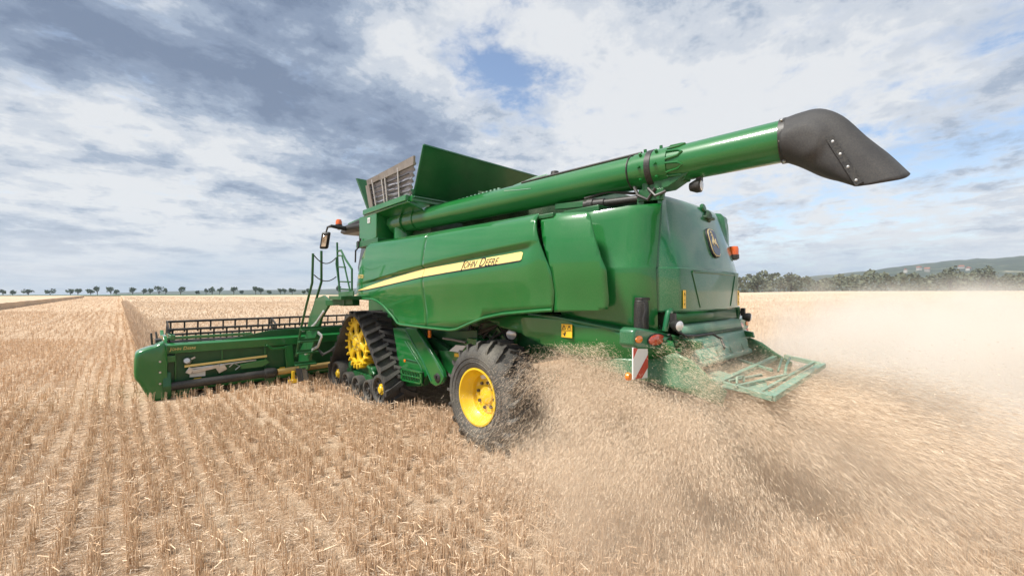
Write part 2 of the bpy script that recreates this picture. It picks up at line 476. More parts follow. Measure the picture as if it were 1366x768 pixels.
# hills on the horizon
def hill_mat():
    m, N, L, b = new_mat('hill_cover')
    tc = N.new('ShaderNodeTexCoord')
    n = N.new('ShaderNodeTexNoise'); n.inputs['Scale'].default_value = .016; n.inputs['Detail'].default_value = 9; n.inputs['Roughness'].default_value = .7
    L.new(tc.outputs['Object'], n.inputs['Vector'])
    r = N.new('ShaderNodeValToRGB'); L.new(n.outputs['Fac'], r.inputs[0]); cr = r.color_ramp
    cr.elements[0].position = .44; cr.elements[0].color = (.022, .036, .026, 1)
    cr.elements[1].position = .70; cr.elements[1].color = (.34, .29, .20, 1)
    e = cr.elements.new(.59); e.color = (.045, .065, .04, 1)
    L.new(r.outputs[0], b.inputs['Base Color']); b.inputs['Roughness'].default_value = 1
    return m
HM = hill_mat()
def ridge(prof, d0, d1, back, seed):
    mb = MB(); rows = []
    for k in range(0, 9):
        f = k / 8; d = d0 + (d1 - d0) * f; row = []
        for px in range(prof[0][0], prof[-1][0] + 1, 8):
            h = interp(px, prof) / 555 * d1
            n = mnoise.fractal(Vector((px * .02 + seed, f * 3, 1.3)), 1, 2, 6)
            p = CAM + (FW + RT * ((px - 683) / 555)) * d
            row.append((p.x, p.y, -12 + (h + 12) * math.sin(f * PI / 2) + n * h * .08 * f + mnoise.noise(Vector((px * .31, seed, f))) * h * .035 * f))
        rows.append(row)
    rows.append([(x, y, -30) for (x, y, z) in [((CAM + (FW + RT * ((px - 683) / 555)) * (d1 + back)).x, (CAM + (FW + RT * ((px - 683) / 555)) * (d1 + back)).y, 0) for px in range(prof[0][0], prof[-1][0] + 1, 8)]])
    mb.grid(rows)
    o = mb.build('hills', HM); tag(o, kind='structure')
ridge([(800, 0), (900, 4), (985, 13), (1050, 18), (1120, 24), (1180, 30), (1230, 36), (1300, 41), (1366, 46), (1500, 58), (1800, 60), (2200, 10)], 450, 1300, 500, 2.0)
ridge([(150, 0), (220, 2), (300, 3.5), (400, 4.2), (480, 6), (560, 7), (760, 9), (1000, 10), (1200, 6)], 800, 1750, 300, 5.0)

# village houses on the slope
for i, (px, py, lb) in enumerate([(1208, 363, 'tiny pale house, lowest on the slope, nearest the harvester'), (1226, 360, 'tiny white house on the slope beside a brownish one'), (1237, 362, 'tiny brownish house on the slope beside a white one'),
                                  (1282, 359, 'tiny pale house of the upper pair on the slope, under the tallest tree'), (1292, 361, 'tiny red roofed house of the upper pair on the slope')]):
    best = None
    for k in range(100):
        f = k / 99; d = 450 + 850 * f; h = interp(px, [(985, 13), (1050, 18), (1120, 24), (1180, 30), (1230, 36), (1300, 41), (1366, 46)]) / 555 * 1300
        zs = -12 + (h + 12) * math.sin(f * PI / 2); e = abs(zs - (2 + (390 - py) / 555 * d))
        if best is None or e < best[0]: best = (e, d, zs)
    p = ground(px, best[1]); hr = bpy.data.objects.new('village_house', None); C.objects.link(hr); tag(hr, lb, 'house', 'village houses on the hill')
    b = MB(); b.box((0, 0, 1.5), (7, 5, 6)); b.build('wall', ('house_wall', 'house_wall', 'beige')[i % 3], hr)
    b = MB(); b.prism([(-3.9, -3, 4.5), (-3.9, 3, 4.5), (-3.9, 0, 7)], (7.8, 0, 0)); b.build('roof', 'roof_tile', hr)
    hr.location = (p.x, p.y, best[2]); hr.rotation_euler.z = i * .7

# ------------------------------------------------------------------ trees
def leaf_cloud(n, shape, size, seed):
    """n small leaf clumps spread through a set of ellipsoids (cx,cy,cz,rx,ry,rz)"""
    r = np.random.default_rng(seed); vs = []; fs = []
    w = np.array([s[3] * s[4] * s[5] for s in shape]); w = w / w.sum()
    for i in range(n):
        s = shape[r.choice(len(shape), p=w)]
        v = r.normal(size=3); v /= np.linalg.norm(v); rad = r.uniform(.45, 1.05)
        c = np.array([s[0] + v[0] * s[3] * rad, s[1] + v[1] * s[4] * rad, s[2] + v[2] * s[5] * rad])
        a = r.normal(size=3); a /= np.linalg.norm(a); b_ = np.cross(a, r.normal(size=3)); b_ /= np.linalg.norm(b_)
        k = size * r.uniform(.5, 1.3); o = len(vs); cc = np.cross(a, b_)
        for (p, q, t) in ((-1, -.5, 0), (0, -.9, .35), (1, -.2, 0), (.6, .8, -.3), (-.5, .7, .2)):
            vs.append(tuple(c + (a * p + b_ * q + cc * t) * k))
        fs += [(o, o + 1, o + 2, o + 3, o + 4)]
    return vs, fs

def make_tree(name, h, crown, trunk_h, n, size, seed, label, cat, group, mat='leaf'):
    root = bpy.data.objects.new(name, None); C.objects.link(root); tag(root, label, cat, group)
    r = random.Random(seed)
    t = MB(); tr = h * .03
    top = Vector((r.uniform(-.1, .1) * h * .3, 0, trunk_h + h * .3))
    t.tube([(0, 0, 0), (top.x * .4, 0, trunk_h * .7), top], [tr * 1.4, tr, tr * .5], 7)
    for s in crown:
        t.tube([(top.x * .4, 0, trunk_h * .75), (s[0] * .6, s[1] * .6, (trunk_h + s[2]) / 2), (s[0], s[1], s[2])], [tr * .7, tr * .45, tr * .15], 5)
    t.build('trunk', 'bark', root)
    vs, fs = leaf_cloud(n, crown, size, seed)
    MB().add(vs, fs).build('crown', mat, root, recalc=False)
    return root

# (bearing, height in px, width in px, kind) along the far lane
LANE = [(4, 8, 9), (17, 7, 9), (38, 8, 15), (67, 9, 11), (94, 9, 10), (104, 8, 7), (121, 8, 10), (130, 11, 9), (148, 11, 11), (155, 7, 6), (177, 9, 8), (191.5, 8, 9), (200, 8, 7),
        (212, 12, 13), (221, 8, 4), (241, 10.5, 11), (262, 4.5, 8), (275, 7.5, 4), (283, 9.5, 8.5), (293, 9, 8), (312, 9, 9), (323, 4, 5), (341, 9.5, 8), (348, 9.5, 7), (359, 5, 5), (374, 7, 8), (380, 7, 5), (390, 8, 8.5), (405, 5, 5), (411, 6.5, 5), (452, 12, 7)]
PLACE = ['outermost of the row, next to an airy tree', 'airy crown second from the outer end of the row', 'wide low crown apart from its neighbours', 'dark round crown between wide gaps',
         'loose crown beside a thin small one, before the crop strip', 'thin small crown beside a loose one, before the crop strip', 'low bushy crown at the end of the crop strip', 'upright crown at the end of the crop strip', 'biggest crown at the end of the stubble rows', 'small crown leaning on a bigger tree at the rows\' end',
         'single round crown just past the stubble rows', 'wide crown of a close group of three', 'thin crown between a wide and a tall one', 'tallest broad crown before the header', 'slim sapling beside the tallest broad crown', 'full round crown standing alone above the header end',
         'very low bush above the reel end', 'slim pointed bush above the reel', 'round crown beside an airy one above the reel', 'airy crown beside a round one above the reel', 'squat crown above the middle of the reel', 'tiny bush after the squat crown above the reel', 'bigger of two touching crowns above the reel', 'smaller of two touching crowns above the reel',
         'tiny bush after two touching crowns', 'brownish crown near the ladder', 'slim crown near the ladder, beside a brownish one', 'light green crown touching the ladder rail', 'tiny bush behind the ladder rails', 'small crown between ladder and platform', 'dark tree seen through the platform railing']
for i, ((px, hp, wp), pl) in enumerate(zip(LANE, PLACE)):
    d = 385 + (i * 37 % 23); h = (hp + 1.8) / 555 * d; w = wp / 555 * d / 2
    rr = random.Random(100 + i); th = h * (.22 if hp > 6 else .06)
    ch = (h - th) / 2; shape = []
    for k in range(4 + i % 3):
        shape.append((rr.uniform(-.55, .55) * w, rr.uniform(-.5, .5) * w, th + ch * rr.uniform(.7, 1.35), w * rr.uniform(.45, .65), w * .55, ch * rr.uniform(.45, .62)))
    t = make_tree('field_tree', h, shape, th, 170, .55, 40 + i, 'far lane tree, ' + pl, 'tree', 'trees along the far lane')
    p = ground(px, d); t.location = (p.x, p.y, terrain_z(p.x, p.y) + .2)

# woodland belt beyond the field on the right: a mass nobody could count
def belt():
    r = np.random.default_rng(3); vs = []; fs = []
    for i in range(9000):
        px = r.uniform(925, 1560); d = r.uniform(240, 285); p = ground(px, d)
        hh = (23 + 2.6 * math.sin(px * .045) + 2.2 * math.sin(px * .13 + 1) + 2.2 * math.sin(px * .31) + interp(px, [(925, -4), (1030, 2), (1100, -3), (1200, 3), (1366, 2)])) / 555 * d
        z = hh * r.beta(1.5, 1.15); k = r.uniform(.45, 1.1)
        c = np.array([p.x, p.y, terrain_z(p.x, p.y) + z])
        a = r.normal(size=3); a /= np.linalg.norm(a); b_ = np.cross(a, r.normal(size=3)); b_ /= np.linalg.norm(b_); cc = np.cross(a, b_); o = len(vs)
        for (q, s, t) in ((-1, -.5, 0), (0, -.9, .35), (1, -.2, 0), (.6, .8, -.3), (-.5, .7, .2)): vs.append(tuple(c + (a * q + b_ * s + cc * t) * k))
        fs.append((o, o + 1, o + 2, o + 3, o + 4))
    o = MB().add(vs, fs).build('woodland_belt', 'leaf_hazed', recalc=False)
    tag(o, 'hazy green belt of trees and bushes along the far right field edge', 'woodland', kind='stuff')
belt()
for i, (px, hp, wp, lb) in enumerate([(1055, 28, 26, 'rounded tree rising above the woodland belt, behind the drifting dust'), (1268, 34, 20, 'tall pale tree rising above the belt in front of the hill slope'),
                                      (1317, 37, 26, 'tallest broad tree above the woodland belt, below the hilltop'), (1010, 25, 20, 'low rounded tree at the belt next to the rear of the harvester')]):
    d = 236 + i * 3; h = hp / 555 * d; w = wp / 555 * d / 2; rr = random.Random(300 + i); shape = []
    for k in range(6): shape.append((rr.uniform(-.5, .5) * w, rr.uniform(-.4, .4) * w, h * rr.uniform(.35, .85), w * rr.uniform(.4, .6), w * .5, h * rr.uniform(.13, .2)))
    t = make_tree('belt_tree', h, shape, h * .2, 420, .55, 500 + i, lb, 'tree', 'trees standing above the woodland belt', 'leaf_hazed')
    p = ground(px, d); t.location = (p.x, p.y, terrain_z(p.x, p.y))

# ------------------------------------------------------------------ crop and stubble (numpy meshes)
def np_mesh(name, V, F4, mat, kind=None, label=None, cat=None):
    """V (n,3) float, F4 (m,4) int quads"""
    me = bpy.data.meshes.new(name)
    me.vertices.add(len(V)); me.vertices.foreach_set('co', V.astype(np.float32).ravel())
    m = len(F4); me.loops.add(m * 4); me.loops.foreach_set('vertex_index', F4.astype(np.int32).ravel())
    me.polygons.add(m); me.polygons.foreach_set('loop_start', np.arange(0, m * 4, 4, dtype=np.int32)); me.polygons.foreach_set('loop_total', np.full(m, 4, dtype=np.int32))
    me.update(calc_edges=True)
    return tag(link_mesh(name, me, mat), label, cat, kind=kind)

def sticks(base, tip, w, prism=True):
    """one thin stick from base to tip (n,3) with width w (n,)"""
    n = len(base); d = tip - base; L = np.linalg.norm(d, axis=1, keepdims=True); d = d / np.maximum(L, 1e-6)
    rv = rng.normal(size=(n, 3)); a = np.cross(d, rv); a /= np.linalg.norm(a, axis=1, keepdims=True); b = np.cross(d, a)
    w = w[:, None]
    if prism:
        ring = [a * w * .5, (-.5 * a + .866 * b) * w * .5, (-.5 * a - .866 * b) * w * .5]
        V = np.stack([base + q for q in ring] + [tip + q * .8 for q in ring], axis=1).reshape(-1, 3)
        i = np.arange(n)[:, None] * 6
        F = np.stack([i + np.array([[0, 1, 4, 3]]), i + np.array([[1, 2, 5, 4]]), i + np.array([[2, 0, 3, 5]])], axis=1).reshape(-1, 4)
    else:
        V = np.stack([base - a * w * .5, base + a * w * .5, tip + a * w * .4, tip - a * w * .4], axis=1).reshape(-1, 3)
        F = np.arange(n * 4).reshape(-1, 4)
    return V, F

def merge(parts):
    Vs = []; Fs = []; o = 0
    for V, F in parts: Vs.append(V); Fs.append(F + o); o += len(V)
    return np.concatenate(Vs), np.concatenate(Fs)

def straw_mat(name, cols, rough=.75):
    m, N, L, b = new_mat(name)
    g = N.new('ShaderNodeNewGeometry'); r = N.new('ShaderNodeValToRGB'); L.new(g.outputs['Random Per Island'], r.inputs[0]); cr = r.color_ramp
    while len(cr.elements) < len(cols): cr.elements.new(.5)
    for i, (e, c) in enumerate(zip(cr.elements, cols)): e.position = i / (len(cols) - 1); e.color = (*c, 1)
    L.new(r.outputs[0], b.inputs['Base Color']); b.inputs['Roughness'].default_value = rough; b.inputs['Specular IOR Level'].default_value = .25
    return m
M['stubble'] = straw_mat('stubble_straw', [(.48, .31, .18), (.76, .545, .355), (.84, .65, .46), (.67, .465, .30), (.87, .72, .55)])
M['litter'] = straw_mat('straw_litter', [(.44, .31, .21), (.72, .57, .43), (.82, .70, .56), (.56, .42, .29), (.76, .62, .48)])
M['wheat'] = straw_mat('ripe_wheat', [(.52, .38, .26), (.66, .50, .36), (.74, .59, .44), (.60, .45, .31)])
M['chaff'] = straw_mat('flying_chaff', [(.34, .225, .14), (.78, .61, .44), (.89, .75, .58), (.58, .42, .285), (.84, .69, .52)])

CROP_X0, CROP_Y0 = -4.35, 3.9      # the standing crop begins ahead of the cutter bar and right of the cut
def in_crop(x, y):
    return ((x > CROP_X0) & (y > CROP_Y0)) | (x > 4.6)

def field_points(n, d0, d1, lo=-420, hi=1500):
    """points on the ground spread over the bearings the camera covers, density falling with depth"""
    d = np.sqrt(rng.uniform(d0 ** 2, d1 ** 2, n)); u = (rng.uniform(lo, hi, n) - 683) / 555
    p = np.stack([CAM.x + d * (FW.x + u * RT.x), CAM.y + d * (FW.y + u * RT.y)], axis=1)
    return p, d

def under_machine(x, y): return (np.abs(x) < 1.0) & (y > -4.8) & (y < 1)

def make_stubble():
    ROW = .175; parts = []
    for n, d0, d1, prism, ws in ((112000, 1.6, 7, True, 1.1), (175000, 7, 17, False, 1.6), (105000, 17, 42, False, 3.2), (70000, 36, 120, False, 7.0), (50000, 90, 225, False, 16.0)):
        p, d = field_points(n, d0, d1)
        ROW = .175 if d0 < 15 else (.36 if d0 < 30 else .7)
        k = np.round(p[:, 0] / ROW); sd = .024 if d1 < 20 else ROW * .16
        x = k * ROW + rng.normal(0, sd, n) + .035 * np.sin(p[:, 1] * .7 + k)
        # plants stand in tufts along the drill row
        tuft = np.round(p[:, 1] / .10) * .10; y = tuft + rng.normal(0, .021, n)
        hsh = np.sin(k * 12.9898 + np.round(p[:, 1] / .10) * 78.233) * 43758.5453; hsh = hsh - np.floor(hsh)
        gaps = np.sin(x * .9 + 1.3 * np.sin(y * .5)) * np.sin(y * .8 + x * .4)
        keep = ~in_crop(x, y) & ~under_machine(x, y) & (hsh > .30) & (gaps < .62 + rng.uniform(0, .5, n))
        # driven-over strips lie flat
        lane = np.minimum(np.abs(x + 5.55), np.abs(x + 8.4)); keep &= (lane > .25) | (rng.uniform(size=n) < .45)
        x, y, d = x[keep], y[keep], d[keep]; m = len(x)
        h = rng.uniform(.08, .14, m) + .07 * ((hsh[keep] * 7.3) % 1)
        lean = rng.normal(0, .10, (m, 2)); lean[:, 1] += .05
        base = np.stack([x, y, np.zeros(m) - .005], axis=1); tip = np.stack([x + lean[:, 0] * h, y + lean[:, 1] * h, h], axis=1)
        w = rng.uniform(.0035, .0065, m) * ws
        parts.append(sticks(base, tip, w, prism))
        if d1 < 20:   # leaf sheaths drooping from the stalk
            q = rng.choice(m, m // 3, replace=False)
            a = rng.uniform(0, 2 * PI, len(q)); l = rng.uniform(.03, .1, len(q))
            b0 = base[q] + (tip[q] - base[q]) * rng.uniform(.4, .95, (len(q), 1))
            t0 = b0 + np.stack([np.cos(a) * l, np.sin(a) * l, rng.uniform(-.4, .5, len(q)) * l], axis=1)
            parts.append(sticks(b0, t0, np.full(len(q), .006) * ws, False))
    V, F = merge(parts)
    np_mesh('stubble', V, F, 'stubble', 'stuff', 'short cut straw stubble standing in drill rows over the field', 'stubble')
make_stubble()

def make_litter():
    parts = []
    for n, d0, d1, ws in ((120000, 1.6, 5, .45), (60000, 1.6, 7, .8), (70000, 7, 20, 1.5), (40000, 20, 45, 4.0)):
        p, d = field_points(n, d0, d1)
        x, y = p[:, 0], p[:, 1]
        lane = np.minimum(np.abs(x + 5.55), np.abs(x + 8.4))
        dens = .45 + .55 * np.sin(x * 1.1 + np.sin(y * .6)) * np.sin(y * .7) + (lane < .5) * .5
        keep = ~in_crop(x, y) & (rng.uniform(size=n) < dens + .25)
        x, y = x[keep], y[keep]; m = len(x)
        a = rng.uniform(0, 2 * PI, m); l = .02 + .13 * rng.uniform(0, 1, m) ** 2 * min(ws, 2); z = rng.uniform(.004, .05, m)
        base = np.stack([x, y, z], axis=1); tip = base + np.stack([np.cos(a) * l, np.sin(a) * l, rng.normal(0, .12, m) * l], axis=1)
        tip[:, 2] = np.maximum(tip[:, 2], .004)
        parts.append(sticks(base, tip, rng.uniform(.003, .006, m) * ws, False))
    V, F = merge(parts)
    np_mesh('straw_litter', V, F, 'litter', 'stuff', 'chopped straw lying loose between the stubble rows', 'straw')
make_litter()

def canopy_mat():
    m, N, L, b = new_mat('wheat_canopy')
    tc = N.new('ShaderNodeTexCoord')
    def noise(scale, det, rough, sc=(1, 1, 1)):
        mp = N.new('ShaderNodeMapping'); mp.inputs['Scale'].default_value = sc; L.new(tc.outputs['Object'], mp.inputs[0])
        n = N.new('ShaderNodeTexNoise'); n.inputs['Scale'].default_value = scale; n.inputs['Detail'].default_value = det; n.inputs['Roughness'].default_value = rough; L.new(mp.outputs[0], n.inputs['Vector']); return n.outputs['Fac']
    r = N.new('ShaderNodeValToRGB'); L.new(noise(9, 10, .8), r.inputs[0]); cr = r.color_ramp
    cr.elements[0].position = .34; cr.elements[0].color = (.46, .34, .235, 1); cr.elements[1].position = .66; cr.elements[1].color = (.74, .60, .46, 1)
    e = cr.elements.new(.5); e.color = (.63, .485, .35, 1)
    r2 = N.new('ShaderNodeValToRGB'); L.new(noise(.12, 6, .6), r2.inputs[0]); r2.color_ramp.elements[0].position = .35; r2.color_ramp.elements[0].color = (.86, .86, .86, 1); r2.color_ramp.elements[1].position = .65; r2.color_ramp.elements[1].color = (1.08, 1.05, 1.0, 1)
    mx = N.new('ShaderNodeMix'); mx.data_type = 'RGBA'; mx.blend_type = 'MULTIPLY'; mx.inputs[0].default_value = 1; L.new(r.outputs[0], mx.inputs[6]); L.new(r2.outputs[0], mx.inputs[7])
    L.new(mx.outputs[2], b.inputs['Base Color']); b.inputs['Roughness'].default_value = .95; b.inputs['Specular IOR Level'].default_value = .1
    bp = N.new('ShaderNodeBump'); bp.inputs['Strength'].default_value = 1; bp.inputs['Distance'].default_value = .12; L.new(noise(6, 8, .75), bp.inputs['Height']); L.new(bp.outputs[0], b.inputs['Normal'])
    return m

def make_crop():
    H = .62; mb = MB(); cm = canopy_mat()
    def hgt(x, y): return H + terrain_z(x, y) + .05 * mnoise.noise(Vector((x * .9, y * .9, 0))) + .03 * mnoise.noise(Vector((x * 3, y * 3, 4)))
    def sheet(xs, ys):
        rows = [[(x, y, hgt(x, y)) for x in xs] for y in ys]; mb.grid(rows)
        mb.grid([[(x, ys[0], -.02) for x in xs], rows[0]])
        mb.grid([[(xs[0], y, -.02 + terrain_z(xs[0], y)) for y in ys], [r[0] for r in rows]])
    def spread(a, b, s0, g=1.12):
        out = [a]; s = s0
        while out[-1] < b: out.append(min(b, out[-1] + s)); s *= g
        return out
    ysA = spread(CROP_Y0 + .1, 232, .35, 1.07)
    sheet(spread(CROP_X0 + .12, 330, .4, 1.06), [y for y in ysA])
    # beside the cut, right of the machine, back past the camera
    xs = spread(4.75, 330, .35, 1.06); ys = [-v for v in spread(-CROP_Y0 - .1, 130, .4, 1.08)][::-1]
    sheet(xs, ys)
    mb.build('crop_canopy_tmp', cm)
    base_o = bpy.data.objects['crop_canopy_tmp']; me = base_o.data; bpy.data.objects.remove(base_o)
    # ears and stalks over and along the edge of the canopy
    parts = []
    for n, d0, d1, ws in ((70000, 6, 22, 1.6), (80000, 22, 60, 3.6), (40000, 60, 130, 9)):
        p, d = field_points(n, d0, d1, 150, 1450); x, y = p[:, 0], p[:, 1]
        keep = in_crop(x - rng.uniform(0, .1, n), y); x, y = x[keep], y[keep]; m = len(x)
        tz = np.array([terrain_z(a, b_) for a, b_ in zip(x, y)]) if d1 > 60 else np.zeros(m)
        h = rng.normal(.70, .05, m) + tz; edge = (x < CROP_X0 + .5) | (y < CROP_Y0 + .5) | ((x < 5.2) & (y < CROP_Y0))
        z0 = np.where(edge, rng.uniform(0, .3, m), h - .25)
        l = rng.normal(0, .12, (m, 2)); base = np.stack([x, y, z0], axis=1); tip = np.stack([x + l[:, 0], y + l[:, 1], h], axis=1)
        parts.append(sticks(base, tip, rng.uniform(.005, .011, m) * ws, False))
    n = 26000; y = 3.9 + 75 * rng.uniform(size=n) ** 1.8; x = CROP_X0 + rng.uniform(-.08, .35, n)
    h = rng.normal(.66, .07, n); parts.append(sticks(np.stack([x, y, np.zeros(n)], 1), np.stack([x + rng.normal(-.03, .09, n), y + rng.normal(0, .09, n), h], 1), rng.uniform(.006, .012, n) * (1 + y * .05), False))
    V, F = merge(parts)
    V0 = np.empty(len(me.vertices) * 3, np.float32); me.vertices.foreach_get('co', V0); V0 = V0.reshape(-1, 3)
    F0 = np.array([list(p.vertices) for p in me.polygons]); o = np_mesh('wheat_crop', np.concatenate([V0, V]), np.concatenate([F0, F + len(V0)]), cm, 'stuff', 'ripe uncut wheat standing ahead of and beyond the header', 'wheat')
    o.data.materials.append(M['wheat']); idx = np.zeros(len(F0) + len(F), np.int32); idx[len(F0):] = 1
    o.data.polygons.foreach_set('material_index', idx)
    sm = np.zeros(len(idx), bool); sm[:len(F0)] = True; o.data.polygons.foreach_set('use_smooth', sm)
    # second strip of uncut crop far off on the left
    mb2 = MB(); ys = spread(62, 232, 2, 1.03); xs = [-x for x in spread(15, 420, 1.5, 1.08)]
    rows = [[(x, y, hgt(x, y) + .1) for x in xs] for y in ys]; mb2.grid(rows); mb2.grid([[(xs[0], y, -.02) for y in ys], [r[0] for r in rows]]); mb2.grid([[(x, ys[0], -.02) for x in xs], rows[0]])
    o = mb2.build('wheat_strip', cm); tag(o, 'far strip of uncut wheat left of the stubble', 'wheat', kind='stuff')
make_crop()

# ================================================================== COMBINE HARVESTER
ROOT = bpy.data.objects.new('combine_harvester', None); C.objects.link(ROOT); ROOT.location = (0, -2.0, 0)
tag(ROOT, 'large green combine harvester on rubber tracks with its unloading tube folded back', 'combine harvester')

def mirror(vec): return Vector((-vec[0], vec[1], vec[2]))

# ---------- inner body, deck, chassis
mb = MB()
mb.prism([(-1.36, y, z) for y, z in [(-.05, 1.95), (-.05, 2.80), (-4.98, 2.76), (-4.98, 1.86), (-3.5, 1.62), (-1.75, 1.56), (-1.0, 1.9)]], (2.72, 0, 0))
mb.prism([(-.80, y, z) for y, z in [(-4.9, 1.5), (-4.9, 2.78), (-5.75, 2.80), (-5.9, 2.2), (-5.9, 1.4)]], (1.6, 0, 0))
mb.build('body_core', 'green_dark', ROOT, bevel=.01)
mb = MB()
mb.prism([(-.95, y, z) for y, z in [(.9, 1.0), (.9, 1.9), (-1.2, 1.75), (-4.6, 1.7), (-4.9, 1.35), (-3.9, 1.0), (-1.2, .72), (.2, .72)]], (1.9, 0, 0))
mb.bar((-1.5, 0, .95), (1.5, 0, .95), .34, .34); mb.bar((-1.35, -3.79, .68), (1.35, -3.79, .68), .2, .22)
mb.build('chassis', 'green_frame', ROOT, bevel=.012)
mb = MB(); mb.box((0, -2.7, 2.845), (3.04, 4.5, .05)); mb.build('top_deck', 'green_frame', ROOT, bevel=.008)

# ---------- front side panel (two doors, ridge, swoosh, lettering)
def z_ridge(y): return interp(y, [(0.1, 2.13), (-.104, 2.15), (-1.6, 2.325), (-3.04, 2.466), (-4.64, 2.563), (-5, 2.58)])
def z_top(y): return interp(y, [(0, 2.945), (-4.73, 2.895)])
def panel_x(y, z):
    zr = z_ridge(y); bw = interp(y, [(0, .012), (-.6, .03), (-3, .066), (-4.68, .066), (-4.72, .02)])
    dep = .045 * sstep(0, -1.2, y) * sstep(-4.80, -4.64, y)
    zt = z_top(y)
    if z >= zr: x = 1.655 - .10 * ((z - zr) / max(.05, zt - zr)) ** 1.7 - .05 * sstep(zt - .09, zt, z)
    elif z >= zr - bw: x = 1.655 - dep * sstep(zr, zr - bw, z)
    else:
        t = (zr - bw - z); x = 1.655 - dep + dep * sstep(0, .16, t) - .075 * sstep(.10, .75, t) ** 1.3
    x -= .06 * sstep(-4.70, -4.98, y) ** 1.5
    x -= .05 * sstep(-.25, .0, y)
    return x
OUT = [(-.0, 1.855), (-.035, 2.187), (-.30, 2.70), (-.40, 2.87), (-.406, 2.934), (-2.483, 2.909), (-3.776, 2.895), (-4.73, 2.890), (-4.84, 2.57), (-4.975, 2.215), (-4.985, 2.0), (-4.946, 1.806), (-4.787, 1.793), (-4.207, 1.737), (-3.858, 1.675), (-3.572, 1.592), (-3.262, 1.491), (-3.1, 1.470), (-2.558, 1.467), (-1.72, 1.470), (-1.611, 1.485), (-1.449, 1.591), (-1.165, 1.767), (-.98, 1.84), (-.815, 1.875), (-.4, 1.878)]
def clip_poly(poly, y0, keep_less):
    r = []
    for (a, b), (c, d) in zip(poly, poly[1:] + poly[:1]):
        ia = (a < y0) == keep_less; ic = (c < y0) == keep_less
        if ia: r.append((a, b))
        if ia != ic: t = (y0 - a) / (c - a); r.append((y0, b + (d - b) * t))
    return r
def ridge_sheet(name, poly, side):
    """the panel with extra rows along the ridge line so that the crease stays crisp"""
    bm = bmesh.new(); bm.faces.new([bm.verts.new((0, y, z)) for y, z in poly])
    ys = [p[0] for p in poly]; zs = [p[1] for p in poly]
    def cut(co, no): bmesh.ops.bisect_plane(bm, geom=bm.verts[:] + bm.edges[:] + bm.faces[:], plane_co=co, plane_no=no)
    y = min(ys) + .06
    while y < max(ys) - .02: cut((0, y, 0), (0, 1, 0)); y += .085
    for dz in [.42, .30, .2, .12, .06, .02, 0, -.016, -.034, -.05, -.066, -.1, -.15, -.2, -.26, -.34, -.44, -.56, -.7, -.85]:
        for (a, b) in ((0, -1.6), (-1.6, -3.04), (-3.04, -4.99)):
            za, zb = z_ridge(a) + dz, z_ridge(b) + dz
            fs = [f for f in bm.faces if b - .001 <= f.calc_center_median().y <= a + .001]
            gs = set(fs) | {e for f in fs for e in f.edges} | {v for f in fs for v in f.verts}
            bmesh.ops.bisect_plane(bm, geom=list(gs), plane_co=(0, a, za), plane_no=(0, za - zb, -(a - b)))
    for dz in (.03, .06, .1): cut((0, 0, 2.93 - dz), (0, -.011, 1))
    bmesh.ops.remove_doubles(bm, verts=bm.verts, dist=.0015)
    for v in bm.verts: v.co.x = side * panel_x(v.co.y, v.co.z)
    for f in bm.faces:
        f.smooth = True; f.normal_update()
        if f.normal.x * side < 0: f.normal_flip()
    me = bpy.data.meshes.new(name); bm.to_mesh(me); bm.free(); me.set_sharp_from_angle(angle=math.radians(38))
    return link_mesh(name, me, 'green', ROOT, 0, .035)
SWOOSH = [(-.139, 2.029), (-.6, 2.108), (-1.221, 2.206), (-2.472, 2.352), (-4.56, 2.463), (-4.595, 2.45), (-4.60, 2.375), (-4.575, 2.362), (-3.474, 2.298), (-2.472, 2.233), (-1.221, 2.112), (-.6, 2.055)]
def deform_panel(side):
    return lambda p, dz: Vector((side * (panel_x(p.y, p.z) + .0075 + dz), p.y, p.z))
for side in (-1, 1):
    front = ridge_sheet('side_panel', clip_poly(OUT, -2.492, False), side)
    rear = ridge_sheet('side_panel', clip_poly(OUT, -2.500, True), side)
    # lip along the lower edge
    lip = [p for p in OUT[11:]] 
    pts = [(side * (panel_x(y, z) + .004), y, z + .004) for y, z in lip]
    MB().tube(pts, .020, 8).build('edge_lip', 'green', rear)
    for seg, par in ((clip_poly(SWOOSH, -2.492, False), front), (clip_poly(SWOOSH, -2.500, True), rear)):
        patch('stripe_backing', [(y, z - .014) for y, z in seg], panel_x, 'ink', par, off=.0035, step=.07, solid=0, side=side)
        patch('stripe', seg, panel_x, 'stripe', par, off=.0058, step=.07, solid=0, side=side)
    y0 = -3.46 if side < 0 else -4.22
    xd = (0, -1, .022) if side < 0 else (0, 1, -.022)
    text_on('lettering', [('J', .165), ('OHN', .125), (' ', .2), ('D', .165), ('EERE', .125)], (0, y0, 2.316), xd, (0, 0, 1), 'ink', rear, deform_panel(side), .0015, shear=.22, squash=.92)
    text_on('model_lettering', [('T670i', .105)], (0, -.145 if side < 0 else -.50, 2.262), (0, side, 0), (0, 0, 1), 'stripe', front, deform_panel(side), .0015, shear=.1, squash=1.25)

# ---------- second side panel, behind the black gap
def panel2_x(y, z):
    x = 1.585 - .10 * (max(0, z - 2.45) / .45) ** 1.7 - .05 * sstep(2.80, 2.90, z) - .075 * sstep(2.4, 1.75, z) ** 1.3
    return x - .13 * sstep(-4.95, -5.6, y) - .03 * sstep(-5.47, -5.58, y)
P2 = [(-4.740, 2.888), (-5.32, 2.838), (-5.37, 2.80), (-5.41, 2.68), (-5.565, 2.222), (-5.56, 1.9), (-5.545, 1.835), (-5.50, 1.82), (-4.958, 1.785), (-4.997, 2.0), (-4.987, 2.215), (-4.851, 2.57)]
for side in (-1, 1):
    patch('rear_side_panel', P2, panel2_x, 'green', ROOT, step=.06, solid=.035, side=side)
